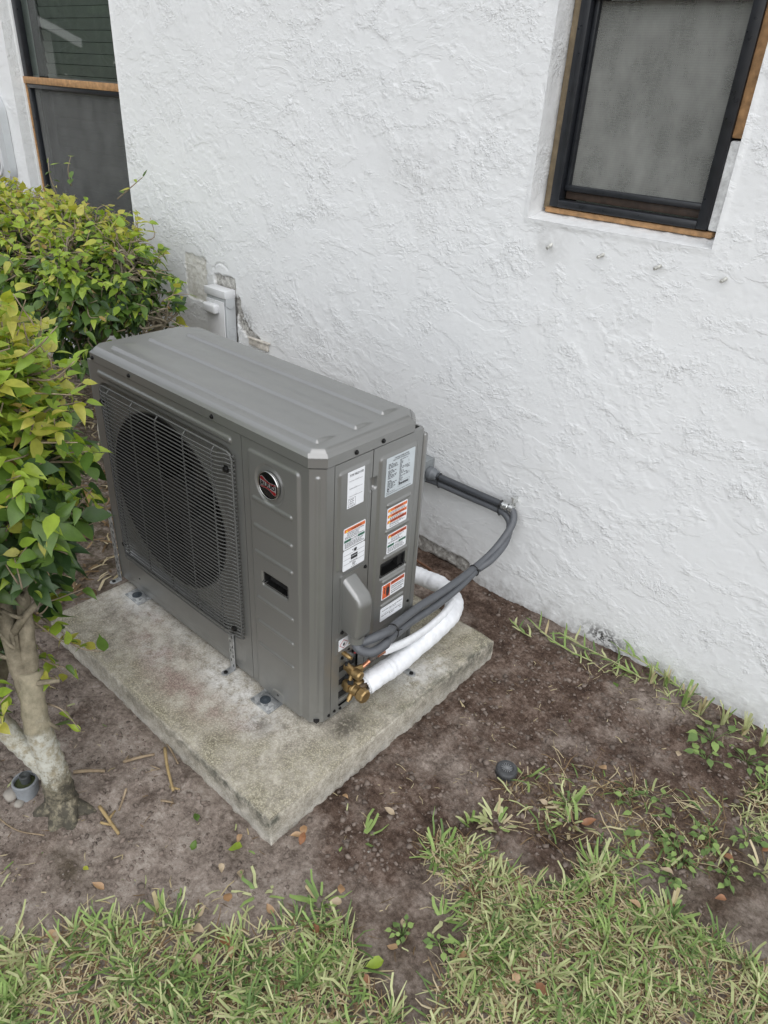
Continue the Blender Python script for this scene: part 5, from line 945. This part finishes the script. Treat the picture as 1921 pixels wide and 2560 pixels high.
for x, y, n, L_, lab, pr_, sp, le in ((.419, .109, 8, .045, 'small upright grass tuft nearest the bare footprint soil', pg, .012, (.1, .9)), (.468, .156, 26, .045, 'pale grass tuft above the right lawn edge', pw_, .03, (.5, 1.4)), (.564, .331, 22, .045, 'bleached grass tuft below the black sprinkler cap', pw_, .028, (.5, 1.4)),
     (.598, .282, 20, .045, 'yellowish tuft left of the rust brown leaf', pw_, .03, (.6, 1.4)), (.701, .216, 26, .06, 'spreading star-shaped grass tuft on dark soil', pg, .02, (.6, 1.4)), (.757, .301, 14, .05, 'green tuft beside matted dead grass', pg, .02, (.6, 1.4)), (.867, .227, 18, .05, 'pale tuft at the right lawn corner', pw_, .02, (.4, 1.3)),
     (.440, .322, 7, .05, 'grass sprig right beside the black sprinkler cap', pg, .006, (.5, 1.4)), (.512, -.119, 10, .05, 'short tuft by the shoe print', pg, .015, (.5, 1.4)), (.415, -.012, 14, .06, 'fan-shaped tuft at the left tip of the right lawn', pg, .012, (.7, 1.4)), (.255, -.09, 7, .055, 'loose grass sprig lying in front of the pad corner', pg, .008, (1.1, 1.45)),
     (.984, .488, 14, .05, 'tuft at the right picture edge', pw_, .02, (.4, 1.3)), (.08, -.52, 9, .055, 'tall-bladed tuft at the front of the left lawn', pg, .01, (.1, 1.0)), (.19, -.35, 7, .045, 'thin sprig among fallen leaves before the lawn', pg, .01, (.8, 1.4)), (.30, -.27, 14, .05, 'tuft at the right end of the left lawn', pg, .016, (.3, 1.2))):
    tuft(x, y, n, L_, lab, pr_, sp, le)
def runner(pts, lab, n=14, L_=.045):
    V = []; F = []; MI = []; P = spline([(x, y, float(ground_h(np.array(x), np.array(y))) + dz) for x, y, dz in pts], 8)
    b = MB().tube(P, .0022, 6); o = b.build('grass_runner', G2, None, 180); tag(o, lab, 'grass runner', 'grass runners below the wall')
    for i in range(n):
        q_ = P[int((i + .5) / n * (len(P) - 1))]; d_ = P[min(len(P) - 1, int((i + .5) / n * (len(P) - 1)) + 1)] - q_; a = math.atan2(d_.y, d_.x) + (1 if i % 2 else -1) * random.uniform(.5, 1.1); blade(V, F, MI, q_, a, random.uniform(.7, 1.35), L_ * random.uniform(.6, 1.2), random.uniform(.006, .0085), int(rng.choice(5, p=(.6, .2, .02, .18, 0))), .15, random.uniform(.1, .6))
    me_ = fastmesh('blade', V, F, 180, MI)
    for m_ in GM: me_.materials.append(m_)
    link('blade', me_, o)
runner([(.505, .86, .005), (.44, .86, .012), (.36, .86, .018), (.29, .86, .02), (.22, .865, .02)], 'longest grass runner creeping left along the wall foot', 16, .055)
runner([(.36, .83, .004), (.28, .82, .008), (.20, .83, .01), (.14, .85, .012)], 'grass runner next to the dark corner beyond the pad', 12, .05)
runner([(.62, .90, .01), (.56, .905, .02), (.48, .90, .03), (.40, .905, .03)], 'dark runner pressed against the stained foot of the wall', 14, .06)
runner([(.16, .80, .002), (.12, .80, .01), (.08, .82, .012)], 'small sparse sprig nearest the white insulated pipe', 7, .04)
# leafy weeds
wl = [leaf_geo(5, .62, .10, .12), leaf_geo(5, .55, .2, .2)]
WM = []
for v, f_ in wl:
    for m_ in (G4, G1): me = fastmesh('leaf', v, f_, 180); me.materials.append(m_); WM.append(me)
for x, y, n, s_, lab in ((.754, .776, 11, .036, 'leafy green weed beside the clipped stubs'), (.848, .776, 10, .032, 'dark round-leaved weed at the right edge below the wall'), (.727, .499, 5, .026, 'four-leaved seedling on bare soil'), (.681, .436, 5, .024, 'dull seedling left of the four-leaved one'), (.756, .392, 6, .034, 'bright broad-leaved seedling by the dead grass mat'), (.925, .415, 12, .022, 'yellowish clover clump at the lower right'), (.806, .397, 14, .022, 'weed mat with small round leaves beside the dead grass'),
     (.86, .475, 14, .024, 'creeping weed below the dead straw'), (.93, .542, 12, .024, 'creeping weed near the right edge'), (.838, .372, 12, .022, 'low clover patch above the pale leaf'), (.834, .320, 10, .022, 'pale clover patch at the lawn corner'), (.476, -.205, 12, .018, 'clover patch at the gap between the lawns'), (.545, -.167, 12, .018, 'second clover patch right of the bare gap'), (.765, .71, 7, .03, 'weed sprig under the leafy green weed')):
    r_ = thing('weed', lab, 'weed', (x, y, float(ground_h(np.array(x), np.array(y)))), 'low weeds on the soil'); st = MB()
    for i in range(n):
        a = random.uniform(0, 2 * PI); rr_ = random.uniform(.3, 1.5) * s_; hz = random.uniform(.006, .022); bp = np.array((math.cos(a) * rr_, math.sin(a) * rr_, hz))
        st.tube([(0, 0, -.003), tuple(bp * .6 + np.array((0, 0, .003))), tuple(bp)], .0009, 5)
        fr = frame(np.array((math.cos(a + random.gauss(0, .4)), math.sin(a + random.gauss(0, .4)), random.uniform(-.3, .2))), np.array((random.gauss(0, .2), random.gauss(0, .2), 1)))
        o = bpy.data.objects.new('leaf', random.choice(WM)); COL.objects.link(o); o.parent = r_; k_ = s_ * random.uniform(.7, 1.2); o.matrix_local = Matrix([[*(fr[q_] * k_), bp[q_]] for q_ in range(3)] + [[0, 0, 0, 1]])
    st.build('stem', G4, r_, 180)

# ------------------------------------------------------------------ litter: fallen leaves, sticks, stones, clods
dl = [leaf_geo(6, .50, .05, .5, -.3), leaf_geo(6, .44, -.30, .7), leaf_geo(6, .55, .25, .35, .4)]
def fallen(x, y, s_, m_, lab, rz=None, k_=None, tilt=.25):
    v, f_ = dl[random.randrange(3) if k_ is None else k_]; v = v - np.array((0, .5, 0)); v = v + np.stack([0 * v[:, 0], 0 * v[:, 0], .06 * np.sin(v[:, 1] * 7 + x * 50) * 1], 1); me_ = fastmesh('fallen_leaf', v, f_, 180); me_.materials.append(m_)
    o = link('fallen_leaf', me_); o.location = (x, y, float(ground_h(np.array(x), np.array(y))) + .006 + .12 * s_); o.scale = (s_ * .74,) * 3
    o.rotation_euler = (random.uniform(-tilt, tilt), random.uniform(-tilt, tilt), random.uniform(0, 2 * PI) if rz is None else rz); return tag(o, lab, 'leaf', 'fallen leaves on the ground')
for a in ((-.001, -.379, .040, LM, 'round green fallen leaf on soil left of the pad corner', .6, 0), (.067, -.321, .055, LG, 'large curled green and yellow leaf beside the pad corner', 2.4, 2), (.062, -.300, .04, DRY, 'tan leaf tucked against the pad corner'), (.093, -.374, .038, DRYP, 'grey tan leaf left of the pale curled pair'), (.137, -.354, .048, DRYP, 'pale pointed leaf in front of the pad corner'), (.149, -.401, .048, DRY, 'brown curled leaf in front of the pad corner'),
     (.141, -.457, .038, DRYP, 'small cream leaf above the left lawn'), (.171, -.485, .052, DRYP, 'broad cream leaf at the lawn edge'), (.236, -.359, .045, DRY, 'tan leaf right of the small grass sprig'), (.227, -.463, .052, DRYR, 'rust red leaf standing in the left lawn'), (.344, -.326, .048, DRYR, 'rust leaf near the gap between the lawns'), (.326, -.255, .045, DRYP, 'pale split leaf above the lawn gap'), (.313, -.221, .042, DRY, 'thin brown leaf lying in front of the sprig'),
     (.220, -.525, .055, DRYP, 'whitish worn leaf in the left lawn'), (.472, -.292, .062, LG, 'bright green fallen leaf at the bottom middle', 2.6, 0), (.254, -.470, .045, DRY, 'brown leaf under the lawn blades'), (-.023, -.701, .055, DRYP, 'cream leaf cluster piece in the left lawn'), (-.03, -.69, .05, DRY, 'tan leaf cluster piece in the left lawn'), (-.064, -.58, .045, DRY, 'thin brown leaf behind the left lawn'), (-.097, -.727, .045, DRYP, 'pale leaf at the far left lawn edge'),
     (.155, -.187, .045, DRY, 'topmost leaf of the pile against the pad side'), (.165, -.200, .05, DRYR, 'rusty leaf of the pile against the pad side'), (.150, -.205, .045, DRY, 'lowest leaf of the pile against the pad side'), (.486, -.321, .04, DRYR, 'dark leaf under the bright green one'), (.262, -.006, .045, DRYP, 'cream leaf on bare soil right of the pad'), (.579, .423, .030, DRYP, 'white leaf scrap among dead grass'), (.572, .482, .042, DRY, 'upright tan leaf above the white scrap'), (.517, .276, .04, DRYP, 'pale folded leaf under the sprinkler cap'),
     (.630, .309, .055, DRYR, 'long orange brown leaf on the dead grass'), (.748, -.095, .055, DRYR, 'brown lobed leaf in the right lawn'), (.699, -.119, .045, DRY, 'tan leaf in the right lawn'), (.856, .252, .045, DRYR, 'orange leaf at the upper edge of the right lawn'), (.800, .191, .045, DRY, 'straw coloured leaf on the lawn edge'), (.819, .313, .05, DRYP, 'pale torn leaf among clover'), (.907, .458, .045, DRYR, 'bright orange leaf at the right'), (.933, .340, .04, DRYR, 'rust leaf beside the right lawn'),
     (.473, -.238, .04, DRY, 'tan leaf at the bottom gap by the clover'), (.589, -.156, .035, DRY, 'brown leaf above the right lawn'), (.461, -.188, .035, DRYP, 'pale crumpled leaf near the shoe print'), (.969, .538, .04, DRYR, 'red brown leaf at the right edge'), (.700, .680, .042, DRYP, 'mauve grey leaf on soil near the wall', .3, 2), (.46, .78, .040, LM, 'green fallen leaf on soil in front of the runners', .9, 0), (.155, -.045, .03, DRY, 'small tan leaf close to the pad side'), (-.059, -.333, .042, LM, 'green fallen leaf under the shrub', 1.2, 0), (-.119, -.575, .025, LY, 'small yellow leaf on the sandy soil')):
    fallen(*a)
def stick(pts, r, m_, lab, fork=None):
    P = [Vector((x, y, float(ground_h(np.array(x), np.array(y))) + r * .8 + dz)) for x, y, dz in pts]; r *= .82; b = MB().tube(spline(P, 5), list(np.linspace(r, r * .8, len(spline(P, 5)))), 9, True, 0, .07)
    if fork: q_ = [Vector((x, y, float(ground_h(np.array(x), np.array(y))) + r)) for x, y in fork]; b.tube(q_, list(np.linspace(r * .8, r * .5, len(q_))), 8, True, 0, .07)
    tag(b.build('stick', m_, None, 180), lab, 'stick', 'fallen sticks on the soil')
stick([(-.319, -.366, .002), (-.300, -.330, .004), (-.283, -.299, .003)], .0052, STICK, 'short thick stick with a stub near the pad edge', [(-.319, -.366), (-.330, -.345)])
stick([(-.284, -.269, .004), (-.225, -.300, .003), (-.157, -.329, .003)], .0052, STICKY, 'long yellow stick lying beside the pad', [(-.17, -.325), (-.150, -.315)])
stick([(-.298, -.253, .006), (-.26, -.262, .004), (-.219, -.273, .003)], .0035, STICK, 'thin stick pressed against the pad edge')
stick([(-.372, -.470, .002), (-.348, -.440, .003), (-.323, -.414, .002)], .0060, STICK, 'thick pale stick beside the trunk base')
stick([(-.240, -.405, .003), (-.225, -.425, .003), (-.209, -.446, .002)], .0038, STICK, 'small upright-lying stick right of the trunk base')
stick([(-.240, -.476, .004), (-.195, -.478, .004), (-.148, -.481, .002)], .0055, STICKY, 'forked yellow stick below the trunk base', [(-.200, -.478), (-.215, -.452)])
stick([(-.203, -.495, .002), (-.177, -.478, .003)], .0040, STICKY, 'short yellow stick touching the forked one')
stick([(-.155, -.365, .002), (-.131, -.347, .002)], .0036, STICK, 'tiny tan stick on the soil before the pad')
stick([(-.235, -.315, .003), (-.262, -.325, .003)], .0018, STICK, 'fine Y-shaped twig near the pad edge', [(-.24, -.317), (-.255, -.345)])
stick([(-.46, -.66, .002), (-.33, -.64, .004), (-.26, -.60, .002)], .0024, STICK, 'thin twig lying across the sandy soil by the lawn')
stick([(.30, -.30, .003), (.34, -.27, .003)], .0028, STICK, 'straw-like twig beside the rust leaf'); stick([(.62, .55, .003), (.66, .50, .003), (.70, .47, .002)], .0022, STICK, 'thin pale twig on soil near the seedlings')
def clods(name, n, region, r0, r1, mat, lab):
    ico = bmesh.new(); bmesh.ops.create_icosphere(ico, subdivisions=1, radius=1); iv = np.array([v.co[:] for v in ico.verts]); fi = np.array([[v.index for v in f_.verts] for f_ in ico.faces]); ico.free(); V = []; F = []; pts = scatter(region, n); hz = ground_h(pts[:, 0], pts[:, 1])
    for k_, ((x, y), h) in enumerate(zip(pts, hz)):
        r = r0 + (r1 - r0) * rng.random() ** 3; V.append(iv * (1 + .45 * rng.normal(size=(len(iv), 1))).clip(.35, 1.7) * r * np.array((1, rng.uniform(.7, 1.2), .7)) + np.array((x, y, h + r * .2))); F.append(fi + k_ * len(iv))
    tag(link(name, fastmesh(name, np.concatenate(V), np.concatenate(F), 0), None, mat), lab, 'soil', None, 'stuff')
bare_reg = [(-.95, -.28), (.12, -.28), (.14, .66), (-.1, .9), (.9, .88), (.95, .3), (.5, .1), (.4, -.1), (.1, -.5), (-.3, -.9), (-1., -.6)]
clods('soil_clods', 5000, bare_reg, .0010, .0075, CLOD, 'crumbs and clods of loose brown soil'); clods('shell_grit', 260, bare_reg, .0008, .0030, STONE, 'tiny pale shell and stone grit on the soil')
V = []; F = []; MI = []
for x, y in scatter([(-2.9, -.4), (-.93, -.2), (-.93, .62), (-.6, .9), (-2.9, .9)], 1600): blade(V, F, MI, (x, y, float(ground_h(np.array(x), np.array(y))) - .002 + random.random() * .012), random.uniform(0, 2 * PI), random.uniform(1.2, 1.5), random.uniform(.03, .07), random.uniform(.004, .012), int(rng.choice(5, p=(0, 0, .25, 0, .75))), .6, .3)
me = fastmesh('leaf_litter', V, F, 180, MI)
for m_ in GM: me.materials.append(m_)
tag(link('leaf_litter', me), 'brown leaf litter and mulch under the shrubs left of the pad', 'litter', None, 'stuff')
for x, y, r, lab in ((-.42, -.60, .020, 'pale rounded stone left of the grey pipe stub'), (-.385, -.60, .012, 'small pale stone in front of the grey pipe stub'), (-.43, -.66, .012, 'tiny stone at the left picture edge')):
    b = bmesh.new(); bmesh.ops.create_icosphere(b, subdivisions=2, radius=r)
    for v in b.verts: v.co *= 1 + .25 * float(perlin(v.co.x * 60 + x * 99, v.co.y * 60 + v.co.z * 40)); v.co.z *= .7
    me = bpy.data.meshes.new('stone'); b.to_mesh(me); b.free(); finish(me, 180); o = link('stone', me, None, STONE); o.location = (x, y, float(ground_h(np.array(x), np.array(y))) + r * .3); tag(o, lab, 'stone', 'stones by the pipe stub')
# grey pipe stub by the trunk and black sprinkler cap
ps = thing('pipe_stub', 'grey plastic riser pipe with mossy top standing beside the trunk', 'pipe', (-.398, -.572, GZ))
b = MB(); b.lathe((0, 0, -.02), (0, 0, 1), [(0, .0255), (.055, .0262), (.058, .0290), (.064, .0296), (.071, .0290), (.073, .0265), (.072, .0240), (.060, .0235)], 28); b.build('sleeve', POTM, ps); MB().lathe((0, 0, .028), (0, 0, 1), [(0, .0236), (.016, .0225), (.019, .013), (.019, .002)], 20).build('moss', MOSS, ps, 60)
MB().lathe((.002, .002, .035), (0, 0, 1), [(0, .0105), (.024, .0110), (.026, .0125), (.033, .0125), (.035, .0110), (.034, .0060), (.031, .0020)], 20).build('nozzle', pmat('dark_nozzle', (.05, .055, .055), .6, 0, .4, 60), ps)
sc_ = thing('sprinkler_cap', 'round black sprinkler head cap set in the bare soil', 'sprinkler', (.399, .296, float(ground_h(np.array(.399), np.array(.296)))))
CAPM = pmat('worn_black_plastic', (.048, .050, .053), .42, 0, .35, 60)
MB().lathe((0, 0, -.02), (0, 0, 1), [(0, .0240), (.024, .0245), (.028, .0270), (.033, .0285), (.0375, .0280), (.041, .0250), (.042, .0175), (.0405, .0160), (.0405, .010)], 36).build('cap', CAPM, sc_)
b = MB()
for i in range(14): t = 2 * PI * i / 14; b.box((math.cos(t) * .0085, math.sin(t) * .0085, .0212), (.011, .0014, .0022), Matrix.Rotation(t, 3, 'Z'))
b.lathe((0, 0, .0195), (0, 0, 1), [(0, .0035), (.0035, .0033)], 12); b.build('spokes', pmat('grey_spokes', (.20, .205, .21), .45), sc_)
b = MB()
for i in range(18): t = 2 * PI * i / 18; b.box((math.cos(t) * .0262, math.sin(t) * .0262, .000), (.003, .0042, .016), Matrix.Rotation(t, 3, 'Z'))
b.build('ribs', CAPM, sc_)

# ------------------------------------------------------------------ what the window glass mirrors: neighbour's house end and trees
nh = thing('neighbouring_house', 'white gabled house end across the garden, mirrored in the left window', 'house', (-14.5, -2.4, -.3))
NW = pmat('neighbour_stucco', (.62, .62, .60), .7); NT = pmat('neighbour_trim', (.75, .75, .74), .5); NR_ = pmat('neighbour_shingle', (.12, .11, .10), .8)
ch(MB().prism([(-4.64, -.3), (0.6, -.3), (0.6, 3.0), (-.4, 3.45), (-4.64, 1.90)], -16.0, -14.0, lambda a, b_, t: (t, a, b_)).build('wall', NW, nh, 0))
sl = .365
ch(MB().prism([(-5.0, 1.80), (-.4, 1.80 + 4.6 * sl), (-.4, 1.90 + 4.6 * sl), (-5.0, 1.90)], -16.2, -13.7, lambda a, b_, t: (t, a, b_)).build('roof', NR_, nh, 0))
ch(MB().prism([(-5.02, 1.72), (-.4, 1.72 + 4.6 * sl), (-.4, 1.86 + 4.6 * sl), (-5.02, 1.86)], -13.72, -13.64, lambda a, b_, t: (t, a, b_)).build('fascia', NT, nh, 0))
def tree(x, y, h, rad, lab):
    r_ = thing('tree', lab, 'tree', (x, y, -.3), 'garden trees behind the camera'); MB().tube([(0, 0, 0), (.1, .05, h * .3), (-.05, .1, h * .6)], [.22, .17, .09], 10, True, 0, .05).build('trunk', BARK, r_, 180)
    n = 1600; d_ = rng.normal(size=(n, 3)); d_ /= np.linalg.norm(d_, axis=1)[:, None]; p_ = d_ * rng.uniform(.45, 1, (n, 1)) * np.array((rad, rad, h * .48)) * (1 + .25 * perlin(d_[:, 0] * 3 + x, d_[:, 1] * 3 + d_[:, 2] * 2))[:, None] + np.array((0, 0, h * .54))
    v, f_ = LEAVES[2]; V = []; F = []
    for i in range(n): V.append((v * rng.uniform(.35, .7)) @ frame(rng.normal(size=3), rng.normal(size=3)).T + p_[i]); F.append(f_ + i * len(v))
    me_ = fastmesh('crown', np.concatenate(V), np.concatenate(F), 180, [int(rng.random() < .25)] * (n * len(f_))); me_.materials.append(LD); me_.materials.append(LM); o = link('crown', me_, r_); o['kind'] = 'stuff'
for i, (x, y, h, rd, lab) in enumerate(((-15.5, -7.2, 5.5, 2.2, 'broad dark tree beside the neighbouring house'), (-13, -10.5, 6.5, 2.6, 'tall dark tree in front of the far garden'), (-18.5, -5.5, 7.0, 2.6, 'tall tree behind the neighbouring house'), (-9.5, -12.5, 6.0, 2.4, 'bushy tree nearer the lawn'), (-18, -1.0, 7.5, 2.8, 'large tree above the neighbouring roof'), (-18.5, -10.5, 7.5, 3.0, 'largest tree at the back of the garden'), (-7, -15.5, 6.5, 2.6, 'round tree at the garden end'))): tree(x, y, h, rd, lab)
